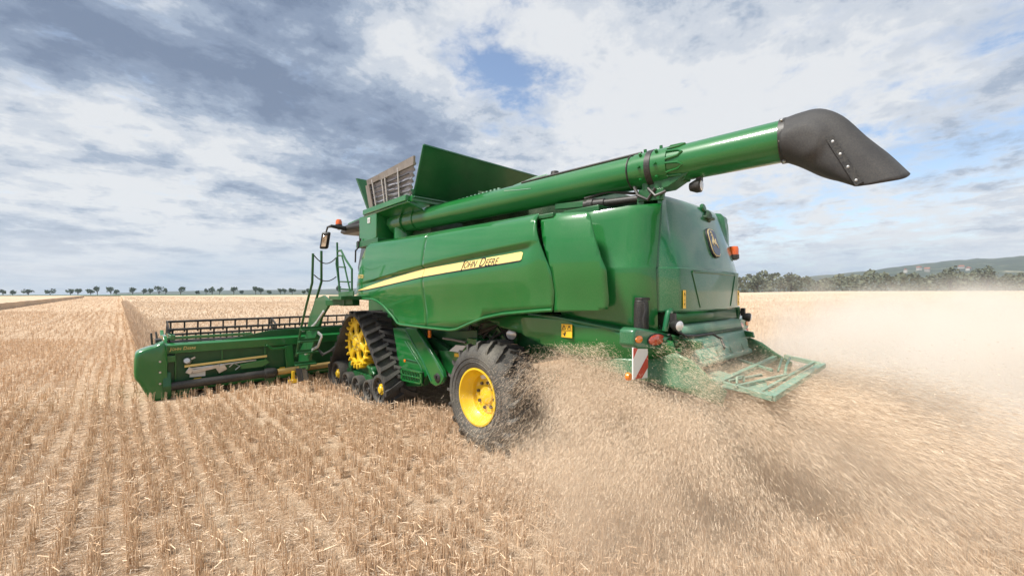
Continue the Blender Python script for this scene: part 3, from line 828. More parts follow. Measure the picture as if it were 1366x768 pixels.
# ---------- tail: rear side cover and rear hood
def plan(z):
    """half of the tail in plan, from the front of the left cover to the centre of the rear"""
    lean = .20 * max(0, z - 2.26) / .76; inn = .09 * sstep(2.24, 3.0, z) + .02 * sstep(2.2, 1.7, z)
    c = [(-1.33 + inn, -4.9), (-1.27 + inn, -5.25), (-1.14 + inn, -5.6), (-1.00 + inn, -5.89)]
    r = [(-1.005 + inn, -5.85), (-.985 + inn, -5.90 + lean * .05), (-.90 + inn, -5.975 + lean * .5), (-.862 + inn * .9, -6.008 + lean * .85), (-.845 + inn * .85, -6.022 + lean), (-.82 + inn * .8, -6.030 + lean), (-.6, -6.052 + lean), (-.3, -6.07 + lean), (0, -6.075 + lean)]
    return c, r
for side in (-1, 1):
    rows = []
    for z in (0, .5, 1.8, 2.0, 2.18, 2.235, 2.25, 2.265, 2.3, 2.45, 2.6, 2.75, 2.82, 2.86, 2.875):
        c = plan(max(z, 1.6))[0]; k = -.06 if z > 2.87 else (-.015 if z > 2.85 else 0); b = .02 * sstep(2.32, 2.25, z) * sstep(1.6, 2.25, z)
        zb = lambda y: interp(y, [(-5.95, 1.545), (-4.9, 1.735)])
        zz = lambda y: z + (.05 if y < -5.5 else .02) * sstep(2.6, 2.86, z) if z > 1 else zb(y) + (1.8 - zb(y)) * z
        rows.append([(side * (-x + k + b + .012), y, zz(y)) for x, y in c])
    MB().grid(rows).build('tail_side_cover', 'green', ROOT, solid=.02)
mb = MB(); rows = []
for z in (1.80, 1.815, 1.9, 2.1, 2.22, 2.245, 2.255, 2.27, 2.3, 2.45, 2.6, 2.75, 2.88, 2.96, 3.005, 3.03, 3.04):
    r = plan(z)[1]; k = .015 if z < 1.81 else 0; k += (.04 * ((z - 2.96) / .08) ** 2 if z > 2.96 else 0)
    st = .022 if z <= 2.25 else 0
    left = []
    for x, y in r:
        zz = min(z, 2.93 + (.11 if abs(x) < .8 else .11 * (1 - (abs(x) - .8) / .2))) if z > 2.9 else z
        left.append((x * (1 - k * .5) , y - st + k * .9, zz))
    rows.append(left + [(-x, y, z_) for x, y, z_ in left[-2::-1]])
mb.grid(rows)
top = rows[-1]; mb.add(top + [(-.8, -5.2, 2.9), (.8, -5.2, 2.9)], [tuple(list(range(len(top))) + [len(top) + 1, len(top)])])
HOOD = mb.build('rear_hood', 'green_hood', ROOT, angle=32)
# recessed door line on the hood, handle, camera, emblem
def yrear(x, z): 
    c = plan(z)[1]; return interp(-abs(x), [(p[0], p[1]) for p in c])
mb = MB()
for a, b in (((-.62, 2.215), (.62, 2.215)), ((-.62, 2.205), (-.44, 1.84)), ((.62, 2.205), (.44, 1.84))):
    pts = []
    for k in range(9):
        x = a[0] + (b[0] - a[0]) * k / 8; z = a[1] + (b[1] - a[1]) * k / 8; pts.append((x, yrear(x, z) - .024, z))
    mb.tube(pts, .012 if a[1] == b[1] == 2.215 else .007, 6)
mb.build('door_moulding', 'green_frame', HOOD)
MB().box((0, -6.075, 2.223), (1.2, .02, .02)).build('hood_handle', 'green_dark', HOOD)
def on_hood(px, py, dy=0):
    y = -6.0
    for _ in range(12):
        p = at(px, py, 'Y', y); y = .5 * y + .5 * yrear(p.x, min(3.0, p.z))
    p = at(px, py, 'Y', y); return p
ec = on_hood(949.5, 324.5)
lean_a = math.atan2(.20, .76)
ex = Vector((1, 0, 0)); ey = Vector((0, math.sin(lean_a), math.cos(lean_a))); en = ex.cross(ey)
def emb(u, v, d=0): return ec + ex * u + ey * v + en * d
EO = [(-.055, .2), (.055, .2), (.095, .185), (.13, .14), (.135, .05), (.135, -.1), (.115, -.165), (.06, -.205), (-.06, -.205), (-.115, -.165), (-.135, -.1), (-.135, .05), (-.13, .14), (-.095, .185)]
mb = MB(); EO = [(u * .84, v * .82) for u, v in EO]
mb = MB(); mb.prism([emb(u * 1.10, v * 1.07, -.06) for u, v in EO], en * .085); EM = mb.build('emblem', 'ink', HOOD, bevel=.006)
mb = MB(); mb.prism([emb(u * 1.02, v * 1.01, .02) for u, v in EO], en * .010); mb.build('emblem_rim', 'gold', HOOD)
mb = MB(); mb.prism([emb(u * .92, v * .94, .025) for u, v in EO], en * .010); mb.build('emblem_field', 'navy', HOOD)
DEER = [[(-.062, .04), (-.03, .055), (.012, .03), (.05, .02), (.072, -.015), (.105, -.085), (.098, -.092), (.066, -.05), (.04, -.025), (.0, -.035), (-.035, -.02), (-.075, -.005), (-.098, .0)][::-1],
        [(-.055, .035), (-.05, .1), (-.075, .108), (-.072, .122), (-.04, .135), (-.02, .12), (-.022, .06), (-.015, .04)],
        [(-.098, .0), (-.102, -.03), (-.06, -.07), (-.053, -.064), (-.088, -.028), (-.075, -.004)],
        [(-.045, .13), (-.075, .165), (-.085, .15), (-.088, .172), (-.055, .182), (-.03, .14)],
        [(.065, .015), (.06, .06), (.052, .06), (.045, .02)]]
mb = MB()
for p in DEER: mb.prism([emb(u * .66, v * .74, .034) for u, v in p], en * .006)
mb.build('emblem_deer', 'gold', HOOD)
hc = on_hood(943, 289)
mb = MB(); mb.lathe([(.001, .07), (.05, .068), (.075, .045), (.085, 0), (.08, -.02)], hc + Vector((.02, .03, 0)), (0, -1, .1), 18)
mb.box(hc + Vector((.0, .01, -.02)), (.24, .12, .035)); mb.build('rear_camera', 'green_dark', HOOD, bevel=.008)
mb = MB(); mb.lathe([(.001, .02), (.045, .018), (.055, 0), (.05, -.02)], on_hood(938, 277.5), (0, -1, .25), 16); mb.build('grab_recess', 'green_frame', HOOD)
def decal(name, c, xd, yd, w, h, parent, figs=2):
    xd = Vector(xd).normalized(); yd = Vector(yd).normalized(); n = xd.cross(yd); c = Vector(c)
    def q(u, v, d): return c + xd * (u * w) + yd * (v * h) + n * d
    mb = MB(); mb.prism([q(-.5, -.5, .002), (q(.5, -.5, .002)), q(.5, .5, .002), q(-.5, .5, .002)], n * .003); o = mb.build(name, 'decal', parent)
    mb = MB()
    def tri(cx, cy, s):
        for a, b in (((-.5, -.4), (.5, -.4)), ((.5, -.4), (0, .5)), ((0, .5), (-.5, -.4))):
            mb.bar(q(cx + a[0] * s, cy + a[1] * s * w / h, .006), q(cx + b[0] * s, cy + b[1] * s * w / h, .006), w * .035, .002, up=n)
        mb.bar(q(cx, cy - .15 * s * w / h, .006), q(cx, cy + .2 * s * w / h, .006), w * .05, .002, up=n)
    if figs == 4:
        tri(-.25, .25, .36); tri(.25, .25, .36)
        mb.bar(q(-.5, 0, .006), q(.5, 0, .006), w * .03, .002, up=n); mb.bar(q(-.2, -.4, .006), q(-.12, -.08, .006), w * .12, .002, up=n); mb.bar(q(-.35, -.22, .006), q(-.22, -.25, .006), w * .06, .002, up=n)
    else:
        tri(0, .28, .6); mb.bar(q(-.15, -.3, .006), q(.15, -.22, .006), w * .16, .002, up=n); mb.bar(q(-.35, -.05, .006), q(.35, -.05, .006), w * .05, .002, up=n)
    build_each(mb, 'warning_symbol', 'ink', parent, gap=.003); return o
for sx in (-1, 1):
    x = sx * .775; decal('warning_decal', (x, yrear(x, 1.95) - .028, 1.93), (1, -sx * .0, 0), (0, 0, 1), .058, .185, HOOD)

# ---------- strips below the hood: recessed strip, ledge, flap
mb = MB(); W = .835
def xstrip(prof, hw): return [[(x, y, z) for y, z in prof] for x in (-hw, hw)]
mb.grid(xstrip([(-5.985, 1.83), (-6.005, 1.675)], W)); mb.build('straw_hood_strip', 'green_frame', ROOT, solid=.02)
mb = MB(); mb.grid(xstrip([(-5.99, 1.678), (-6.06, 1.655), (-6.085, 1.565), (-6.05, 1.552)], W + .01)); mb.build('rear_ledge', 'green_dusty', ROOT, solid=.018, angle=14)
mb = MB(); mb.grid(xstrip([(-6.06, 1.535), (-6.11, 1.515), (-6.135, 1.42), (-6.15, 1.41), (-6.165, 1.305), (-6.20, 1.29), (-6.21, 1.25)], W)); mb.build('chopper_flap', 'green_dusty', ROOT, solid=.018, angle=14)
mb = MB()
for x in (-.6, -.2, .2, .6): mb.bar((x, -6.09, 1.50), (x + .02, -6.185, 1.30), .02, .012)
build_each(mb, 'flap_rib', 'green_dusty', ROOT)
MB().tube([(-.86, -6.07, 1.542), (.86, -6.07, 1.542)], .022, 8).build('flap_hinge', 'green_dark', ROOT)
mb = MB()
mb.prism([(-.78, y, z) for y, z in [(-5.0, 1.0), (-5.0, 1.6), (-6.02, 1.53), (-6.12, 1.25), (-6.1, 1.02), (-5.6, .9)]], (1.56, 0, 0)); mb.build('chopper_housing', 'green_dark', ROOT)

# ---------- lower side cladding of the straw hood and chopper side skirt
def skirt_pts(lst, X): return [(p.y, p.z) for p in (at(a, b, 'X', X) for a, b in lst)]
def sill_x(y): return interp(y, [(-6.05, .98), (-5.9, 1.04), (-5.6, 1.19), (-5.25, 1.31), (-4.9, 1.37), (-4.4, 1.36), (-3.6, 1.2)])
for side in (-1, 1):
    low = [(-3.45, 1.63), (-3.9, 1.70), (-4.55, 1.745), (-4.95, 1.715), (-5.4, 1.645), (-5.9, 1.555), (-6.05, 1.52), (-6.08, 1.40), (-5.9, 1.30), (-5.3, 1.26), (-4.75, 1.36), (-4.3, 1.50), (-3.8, 1.54)]
    patch('lower_side_cover', low, lambda y, z: sill_x(y) + .02 - .06 * sstep(1.5, 1.25, z), 'green', ROOT, step=.12, solid=.03, side=side)
    sk = [(-4.75, 1.40), (-5.3, 1.30), (-5.9, 1.34), (-6.1, 1.42), (-6.26, 1.36), (-6.42, 1.24), (-6.58, 1.14), (-6.55, 1.0), (-6.3, 1.06), (-5.9, 1.12), (-5.4, 1.18), (-4.9, 1.30)]
    patch('chopper_side_skirt', sk, lambda y, z: interp(y, [(-6.6, 1.02), (-6.0, 1.06), (-5.6, 1.17), (-4.75, 1.33)]) + .10 * sstep(1.35, 1.0, z), 'green_straw', ROOT, step=.1, solid=.02, side=side)
    mb = MB(); rows = []
    for y in (-4.45, -4.9, -5.2, -5.5, -5.75, -6.0): z = interp(y, [(-6.0, 1.537), (-5.4, 1.652), (-4.95, 1.722), (-4.45, 1.75)]); rows.append([(side * (sill_x(y) + .035), y, z - .02), (side * (sill_x(y) + .03), y, z + .005), (side * (sill_x(y) - .06), y, z + .03)])
    mb.grid(rows); mb.build('cover_edge', 'green_hood', ROOT, solid=.01)
    ck = at(757, 441, 'X', -1.37)
    decal('warning_decal', (side * (sill_x(ck.y) + .032), ck.y, ck.z), (0, side, 0), (0, 0, 1), .15, .145, ROOT, 4)

# ---------- rear spreader frame with tailboard deck
Z0 = 1.15
mb = MB()
c = [at(955, 509, 'Z', 1.17), at(1031, 531, 'Z', 1.13), at(1099, 487, 'Z', 1.13), at(1047, 475, 'Z', 1.17)]
for a, b in ((0, 1), (1, 2), (2, 3)): mb.bar(c[a], c[b], .04, .05)
i1 = [c[1].lerp(c[0], .25), c[2].lerp(c[3], .25)]; mb.bar(i1[0], i1[1], .03, .03)
i2 = [c[1].lerp(c[0], .10), c[2].lerp(c[3], .10)]; mb.bar(i2[0], i2[1], .05, .02)
mb.bar(at(957, 512, 'Z', 1.17), at(1037, 475.5, 'Z', 1.18), .05, .05)
mb.bar(at(980, 478, 'Z', 1.2), at(1030, 494, 'Z', 1.17), .03, .03)
mb.bar(at(980, 516, 'Z', 1.17), at(1050, 500, 'Z', 1.16), .03, .03); mb.bar(at(972, 508, 'Z', 1.17), at(1016, 500, 'Z', 1.17), .025, .025)
mb.tube([at(1047, 499, 'Z', 1.16), at(1049, 487, 'Z', 1.22), at(1054, 477, 'Z', 1.26)], .014, 6); mb.tube([at(1038, 495, 'Z', 1.16), at(1043, 478, 'Z', 1.25)], .012, 6)
mb.tube([at(983, 512, 'Z', 1.17), at(983, 503, 'Z', 1.22), at(992, 501, 'Z', 1.22), at(992, 509, 'Z', 1.17)], .012, 6)
SPF = mb.build('spreader_frame', 'green_dusty', ROOT, bevel=.006)
mb = MB(); mb.prism([at(957, 514, 'Z', 1.165), at(1026, 529, 'Z', 1.13), at(1022, 507, 'Z', 1.15)], (0, 0, -.01)); mb.prism([at(932, 487, 'Z', 1.17), at(955, 512, 'Z', 1.17), at(978, 500, 'Z', 1.17), at(960, 494, 'Z', 1.17)], (0, 0, -.01)); mb.build('deck_sheet', 'green_dusty', SPF)
mb = MB()
gp = at(966, 478, 'Z', 1.22)
mb.lathe([(.001, 0), (.07, 0), (.075, .12), (.05, .2), (.001, .2)], gp + Vector((-.12, 0, .02)), (1, .1, 0), 14); mb.box(gp + Vector((.1, 0, .03)), (.13, .12, .13))
mb.tube([gp + Vector((.0, 0, .1)), at(966, 462, 'Y', -6.25), at(962, 452, 'Y', -6.2), at(950, 445, 'Y', -6.14), at(930, 447.5, 'Y', -6.12), at(915, 448, 'Y', -6.1), at(903, 442, 'Y', -6.05)], .014, 7)
mb.tube([gp + Vector((-.1, 0, .06)), gp + Vector((-.2, .05, .1)), gp + Vector((-.3, .12, .02)), gp + Vector((-.12, .05, -.02))], .014, 7)
mb.build('actuator_motor', 'black', SPF, bevel=.005)

# ---------- rear lamp clusters, marker boards
def lamp_cluster(side):
    Y = -5.95
    def P(px, py, dy=0):
        p = at(px, py, 'Y', Y); return Vector((p.x * -side, p.y + dy, p.z))
    mb = MB()
    prof = [P(846, 441), P(850, 437), P(872, 440.5), P(900, 447), P(905, 452), P(904, 462), P(898, 466), P(868, 466), P(850, 465.5), P(845.5, 461)]
    mb.prism(prof, (0, .16, 0)); b = mb.build('lamp_cluster', 'green_hood', ROOT, bevel=.02)
    def disc(px, py, rw, rh, mat, nm, out=.015, seg=22):
        c = P(px, py); m_ = MB(); ring = []
        for sc, h in ((1.0, 0), (.98, out * .6), (.8, out), (.02, out * 1.15)):
            ring.append([(c.x + rw * sc * math.cos(2 * PI * k / seg), c.y - .003 - h, c.z + rh * sc * math.sin(2 * PI * k / seg)) for k in range(seg)])
        m_.grid(ring, closed=True); return m_.build(nm, mat, b)
    disc(875, 452.8, .172, .062, 'black', 'lamp_bezel', .006); disc(875, 452.8, .155, .052, 'lamp_red', 'tail_lamp', .016)
    disc(852, 452.5, .062, .034, 'orange', 'side_reflector', .008); disc(891.5, 450, .038, .04, 'black', 'reflector_knob', .02)
    mb = MB(); mb.bar((side * .70, -5.86, 1.60), (side * 1.2, -5.86, 1.58), .08, .07); mb.bar((side * .8, -5.8, 1.65), (side * .8, -5.95, 1.33), .06, .05); mb.build('lamp_bracket', 'green_frame', ROOT, bevel=.008)
    # red and white marker board
    m_ = MB(); q = [P(846, 463.5, .01), P(865.5, 463, .01), P(865, 504, .01), P(846, 506, .01)]
    m_.prism(q, (0, .012, 0)); mk = m_.build('marker_board', 'white', ROOT)
    def lerp2(u, v): a = q[0].lerp(q[1], u); d = q[3].lerp(q[2], u); return a.lerp(d, v) + Vector((0, -.004, 0))
    m_ = MB()
    for poly in ([(0, .02), (.30, .02), (0, .34)], [(1, .24), (1, .66), (.56, .99), (.12, .99)]):
        m_.prism([lerp2(u, v) for u, v in poly], (0, .003, 0))
    build_each(m_, 'red_stripe', 'red', mk, gap=.0)
    m_ = MB(); cc = P(838.5, 502); m_.lathe([(.001, .02), (.03, .018), (.036, 0), (.036, -.015)], cc, (0, -1, 0), 18); m_.build('amber_reflector', 'orange', mk)
    # work lamp on a curved bracket
    c = at(900, 434.5, 'Y', -6.08); c = Vector((c.x * -side, c.y, c.z)); m_ = MB(); m_.lathe([(.048, 0), (.056, .01), (.055, .04), (.035, .09), (.001, .10)], c + Vector((0, -.05, 0)), (-side * .35, 1, .1), 20); m_.box(c + Vector((-side * .03, .03, .07)), (.04, .05, .1)); w = m_.build('rear_work_lamp', 'black', ROOT)
    m_ = MB(); m_.lathe([(.049, 0), (.035, -.01), (.001, -.013)], c + Vector((0, -.05, 0)), (-side * .35, 1, .1), 20); m_.build('lamp_glass', 'lens', w)
    m_ = MB(); m_.tube([(side * .84, -5.95, 1.79), (side * .90, -5.98, 1.815), (side * .97, -5.99, 1.80), (side * 1.0, -5.99, 1.74), (side * 1.0, -5.97, 1.62)], .03, 10); m_.build('lamp_guard', 'green_hood', ROOT)
    return b
for side in (-1, 1): lamp_cluster(side)
def PL(px, py, y=-5.86): return at(px, py, 'Y', y)
mb = MB(); rows = []
for py, w_ in ((440, .085), (425, .088), (408, .085), (401, .078), (399.5, .05), (399.2, .002)):
    c_ = PL(855.5, py, -5.80); rows.append([(c_.x + w_ * math.cos(2 * PI * k / 16), c_.y + w_ * .8 * math.sin(2 * PI * k / 16), c_.z) for k in range(16)])
mb.grid(rows, closed=True); c_ = PL(855.5, 400, -5.8)
mb.tube([PL(859, 404, -5.89), PL(861, 414, -5.90), PL(858, 425, -5.90), PL(859, 438, -5.90)], .012, 6)
mb.box(c_ + Vector((.02, 0, .01)), (.16, .08, .03)); EXT = mb.build('extinguisher_cover', 'black', ROOT, bevel=.004)
# drawbar jaw and lever left of the flap
mb = MB()
mb.prism([at(a, b, 'X', -.86) for a, b in [(893, 446), (912, 452), (935, 456), (937, 464), (925, 467), (918, 480), (930, 492), (905, 486), (893, 470)]], (.05, 0, 0))
for a, b in ((902, 458), (908, 467), (897, 462)): 
    p = at(a, b, 'X', -.87); mb.lathe([(.001, .03), (.03, .03), (.03, 0)], p, (-1, 0, 0), 10)
mb.build('chopper_lever_plate', 'green_frame', ROOT, bevel=.005)
mb = MB(); mb.prism([(.86, y, z) for y, z in [(-5.95, 1.56), (-6.05, 1.52), (-6.2, 1.50), (-6.22, 1.43), (-6.1, 1.44), (-6.0, 1.40)]], (.05, 0, 0)); mb.box((.93, -6.1, 1.44), (.2, .05, .06)); mb.build('chopper_lever_plate', 'green_frame', ROOT, bevel=.005)
bc = Vector((1.0, -5.93, 2.50))
mb = MB(); mb.lathe([(.001, .12), (.055, .11), (.065, .08), (.065, 0)], bc + Vector((0, 0, .0)), (0, 0, 1), 16); B = mb.build('beacon', 'beacon', ROOT)
mb = MB(); mb.lathe([(.07, 0), (.07, -.05), (.04, -.07), (.001, -.07)], bc, (0, 0, 1), 16); mb.bar(bc + Vector((0, 0, -.05)), bc + Vector((-.16, .02, -.06)), .04); mb.build('beacon_base', 'black', B)

# ---------- unloading tube
A0 = Vector((-1.10, -1.0, 3.285)); A1 = Vector((-.74, -6.94, 3.315)); AX = (A1 - A0).normalized(); AR = .183
def ax_at(px):
    lo, hi = 0.0, 1.0
    for _ in range(40):
        m_ = (lo + hi) / 2; p = A0.lerp(A1, m_); d = p - CAM; q = 683 + 555 * d.dot(RT) / d.dot(FW)
        if q < px: lo = m_
        else: hi = m_
    return A0.lerp(A1, lo)
AU = Vector((0, 0, 1)); AS = AX.cross(AU).normalized(); AU = AS.cross(AX).normalized()    # AS points to the left (-X)
if AS.x > 0: AS = -AS
def ring_pt(p, ang, r): return p + (AS * math.cos(ang) + AU * math.sin(ang)) * r
mb = MB(); mb.tube([A0, ax_at(862)], AR, 40); AUG = mb.build('unloading_tube', 'green', ROOT)
mb = MB(); mb.tube([ax_at(885), A1 + AX * .03], AR * .985, 40); mb.build('tube_end_section', 'green', AUG)
# elbow down into the tank, with flange
mb = MB(); mb.tube([A0 + AX * .1, A0 - AX * .30], AR * 1.05, 32); mb.tube([A0 - AX * .08 + Vector((.02, 0, .0)), A0 - AX * .08 + Vector((.02, 0, -.5))], AR * 1.02, 28)
mb.lathe([(.001, .02), (AR * .8, .02), (AR * .9, 0)], A0 - AX * .30, -AX, 24)
mb.build('tube_elbow', 'green', AUG, bevel=.006)
mb = MB(); fp = A0 + AX * .10; mb.lathe([(AR, -.02), (AR * 1.16, -.02), (AR * 1.16, .02), (AR, .02)], fp, AX, 36, smooth=False)
mb.lathe([(AR, -.015), (AR * 1.08, -.015), (AR * 1.08, .015), (AR, .015)], fp + AX * .35, AX, 36, smooth=False)
bolts(mb, [ring_pt(fp + AX * .02, a * PI / 8, AR * 1.09) for a in range(16)], AX, .012)
mb.box(A0 - AX * .35 + Vector((-.10, 0, .03)), (.12, .08, .13)); build_each(mb, 'tube_flange', 'green', AUG, gap=.03, bevel=.004)
# hinge collars, strap, bolts
mb = MB(); ca, cb, cm_ = ax_at(852), ax_at(897), ax_at(873)
mb.lathe([(AR * 1.0, 0), (AR * 1.055, .0), (AR * 1.055, (cb - ca).length), (AR * 1.0, (cb - ca).length)], ca, AX, 40, smooth=True)
for k in range(9):
    a = k * 2 * PI / 9
    for q_, r_ in ((ax_at(863), 1.055), (ax_at(884), 1.055)):
        p = ring_pt(q_, a, AR * r_); mb.lathe([(.001, .03), (.016, .03), (.018, 0)], p, p - q_, 6, smooth=False)
    p = ring_pt(cb, a + .35, AR * 1.03); mb.tube([ring_pt(cb, a + .1, AR * 1.04), ring_pt(cb + AX * .12, a + .18, AR * 1.02), ring_pt(cb + AX * .16, a + .35, AR * 1.01), ring_pt(cb + AX * .12, a + .52, AR * 1.02), ring_pt(cb, a + .6, AR * 1.04)], .012, 6)
mb.build('hinge_collar', 'green', AUG)
mb = MB(); mb.lathe([(AR * 1.05, -.035), (AR * 1.09, -.03), (AR * 1.09, .03), (AR * 1.05, .035)], cm_, AX, 40); mb.build('tube_strap', 'black', AUG)
mb = MB(); mb.tube([ring_pt(ax_at(846), a, AR * 1.03) for a in (-1.2, -.6, -.1, .3, .8, 1.3)], .010, 6)
mb.tube([ring_pt(ax_at(px), 1.25, AR * 1.05) for px in (700, 740, 790, 846, 860)], .016, 6)
mb.lathe([(.001, .06), (.05, .055), (.06, 0)], ring_pt(ax_at(741), 1.5, AR * 1.0), AU, 12); mb.build('hydraulic_line', 'black', AUG)
mb = MB(); mb.tube([ring_pt(ax_at(px), a, AR * 1.005) for px, a in ((683, .55), (700, .35), (720, .2))], .006, 5); mb.build('weld_seam', 'green_dusty', AUG)
# saddle, hinge knuckles, cylinder and work lamp under the tube
mb = MB(); hp = ax_at(872) - AU * AR
mb.bar(hp + Vector((0, 0, .05)), hp + Vector((0, 0, -.17)), .16, .1, up=(0, 1, 0)); mb.tube([hp + Vector((-.07, .05, .06)), hp + Vector((-.07, .05, -.14))], .045, 12); mb.bar(hp + Vector((-.09, .12, -.1)), hp + Vector((-.09, -.16, -.12)), .05, .12)
mb.prism([hp + Vector((-.10, -.05, .03)), hp + Vector((-.10, -.42, .05)), hp + Vector((-.10, -.2, -.06)), hp + Vector((-.10, -.05, -.06))], (.2, 0, 0))
mb.bar(hp + Vector((-.1, .1, -.22)), hp + Vector((.3, .1, -.22)), .08, .2); mb.build('tube_saddle', 'green_frame', AUG, bevel=.006)
mb = MB(); c0 = at(780, 274, 'X', -.95); c1 = at(862, 264, 'X', -.85)
mb.tube([c0, c0.lerp(c1, .35)], .055, 14); mb.tube([c0.lerp(c1, .3), c1], .04, 14); mb.lathe([(.001, -.02), (.07, -.02), (.07, .05), (.05, .05)], c0.lerp(c1, .1), c1 - c0, 14)
mb.tube([c0 + Vector((0, 0, .08)), c0.lerp(c1, .4) + Vector((0, 0, .12)), c1 + Vector((0, 0, .04))], .016, 6)
mb.tube([hp + Vector((-.12, .16, .0)), hp + Vector((-.15, .10, -.1)), hp + Vector((-.13, 0, -.16)), hp + Vector((-.12, -.08, -.05))], .018, 6); mb.tube([hp + Vector((-.12, .0, -.04)), hp + Vector((-.16, -.1, -.14)), hp + Vector((-.1, -.18, -.1))], .016, 6)
mb.build('fold_cylinder', 'black', AUG)
mb = MB(); mb.bar(at(742, 276, 'X', -.95), at(784, 272, 'X', -.95), .05, .07); mb.bar(at(786, 280, 'X', -.95), at(788, 266, 'X', -.95), .05, .06); mb.build('tube_rest', 'green_frame', ROOT, bevel=.006)
wl = ax_at(933) - AU * (AR + .075)
mb = MB(); mb.lathe([(.05, -.02), (.066, -.01), (.066, .03), (.04, .09), (.001, .09)], wl, -AX.cross(AS) * 0 - AX * 1, 18); mb.bar(wl + AU * .09, wl - AU * .02, .05); W_ = mb.build('tube_work_lamp', 'black', AUG)
mb = MB(); mb.lathe([(.052, -.021), (.03, -.03), (.001, -.032)], wl, -AX, 18); mb.build('lamp_glass', 'lens', AUG)
# rubber discharge boot
rows = []
SP = [((-6.94, 3.128), (-6.94, 3.502), .187, 2.0), ((-7.02, 3.08), (-7.06, 3.515), .192, 2.1), ((-7.09, 3.03), (-7.20, 3.50), .197, 2.4), ((-7.17, 2.97), (-7.34, 3.395), .20, 2.7), ((-7.26, 2.895), (-7.48, 3.185), .203, 2.9), ((-7.34, 2.83), (-7.60, 3.0), .205, 3.2), ((-7.41, 2.785), (-7.72, 2.80), .207, 3.6)]
ns = 40
for (b, t, w_, e) in SP:
    row = []
    for k in range(ns):
        a = 2 * PI * k / ns; cx, sx = math.cos(a), math.sin(a)
        u = math.copysign(abs(cx) ** (2 / e), cx); v = math.copysign(abs(sx) ** (2 / e), sx)
        f = (v + 1) / 2; tilt = max(0, (2.0 - t[0] - 9.3) / .42); row.append((-.74 + u * w_, b[0] + (t[0] - b[0]) * f, b[1] + (t[1] - b[1]) * f + .062 * (1 + u) * sstep(.1, 1, tilt)))
    rows.append(row)
# smooth the loft by inserting in-between rings
def smooth_rows(rows, sub=3):
    out = []
    n = len(rows)
    for i in range(n - 1):
        p0 = rows[max(0, i - 1)]; p1 = rows[i]; p2 = rows[i + 1]; p3 = rows[min(n - 1, i + 2)]
        for s in range(sub):
            t = s / sub; row = []
            for a, b, c_, d in zip(p0, p1, p2, p3):
                a, b, c_, d = Vector(a), Vector(b), Vector(c_), Vector(d)
                row.append(tuple(.5 * ((2 * b) + (c_ - a) * t + (2 * a - 5 * b + 4 * c_ - d) * t * t + (3 * b - a - 3 * c_ + d) * t ** 3)))
            out.append(row)
    out.append(rows[-1]); return out
sr_ = smooth_rows(rows, 4)
for row in sr_:       # pressed-in cheek on both sides
    for k, p in enumerate(row):
        d = math.hypot((p[1] + 7.08) / .17, (p[2] - 3.22) / .15)
        if d < 1.25: s = .032 * sstep(1.2, .9, d) ; row[k] = (p[0] + (-s if p[0] < -.74 else s) * (1 if abs(p[0] + .74) > .1 else 0), p[1], p[2])
BOOT = MB().grid(sr_, closed=True).build('discharge_boot', 'boot_rubber', AUG, solid=.012, angle=60)
mb = MB(); mb.lathe([(AR * 1.0, -.03), (AR * 1.05, -.03), (AR * 1.05, .015), (AR * 1.0, .015)], A1, AX, 40); cl = mb.build('boot_clamp', 'black', AUG)
mb = MB()
for a in (-1.25, -.25, .75, 1.75): 
    p = ring_pt(A1 - AX * .005, a, AR * 1.05); mb.lathe([(.001, .02), (.013, .018), (.014, 0)], p, p - (A1 - AX * .005), 10)
s0 = Vector((-.948, -7.30, 3.16)); s1 = Vector((-.950, -7.44, 2.835))
for f in (.0, .33, .66, 1.0): mb.lathe([(.001, .014), (.010, .012), (.013, 0)], s0.lerp(s1, f), (-1, 0, 0), 10)
build_each(mb, 'boot_bolt', 'steel', AUG)
mb = MB(); mb.bar(s0 + Vector((-.002, .02, .04)), s1 + Vector((-.002, -.02, -.03)), .05, .016, up=(1, 0, 0)); mb.build('boot_strip', 'black', AUG)

# ---------- grain tank: rim, folding extensions, cabinet, engine deck
mb = MB(); zr_ = 3.55
for s in (-1, 1):
    mb.bar((s * 1.42, -.05, zr_), (s * 1.42, -1.72, zr_ + .02), .16, .10)
mb.bar((-1.42, -.08, zr_), (1.42, -.08, zr_), .14, .1); mb.bar((-1.42, -1.72, zr_ + .01), (1.42, -1.72, zr_ + .01), .14, .1)
mb.prism([(-1.48, -.05, 3.50), (-1.48, -1.75, 3.52), (-1.0, -1.75, 3.36), (-1.0, -.05, 3.36)], (0, 0, -.03))
mb.build('tank_rim', 'green', ROOT, bevel=.012)
mb = MB(); mb.prism([(-1.0, -.12, z) for z in (2.86, 3.52)] + [(-1.0, -1.7, 3.52), (-1.0, -1.7, 2.86)], (2.0, 0, 0)); mb.build('grain_tank', 'green_dark', ROOT)
mb = MB()    # rear extension, leaning back
mb.prism([(-1.36, -1.74, 3.60), (1.36, -1.74, 3.60), (1.56, -2.33, 4.27), (-1.52, -2.33, 4.27)], Vector((0, .03, .02)))
rx = mb.build('tank_extension', 'green_frame', ROOT, bevel=.004)
mb = MB(); mb.bar((-1.53, -2.335, 4.275), (1.57, -2.335, 4.275), .03, .02); mb.bar((-1.53, -2.335, 4.275), (-1.37, -1.745, 3.60), .03, .025); mb.bar((-1.4, -1.76, 3.585), (1.4, -1.76, 3.585), .16, .02); mb.build('extension_edge', 'green_hood', rx)
mb = MB()    # front extension, leaning forward
mb.prism([(-1.44, -.20, 3.58), (1.44, -.20, 3.58), (1.58, .02, 4.22), (-1.58, .02, 4.22)], (0, .07, .01)); fx = mb.build('tank_extension', 'green_frame', ROOT, bevel=.004)
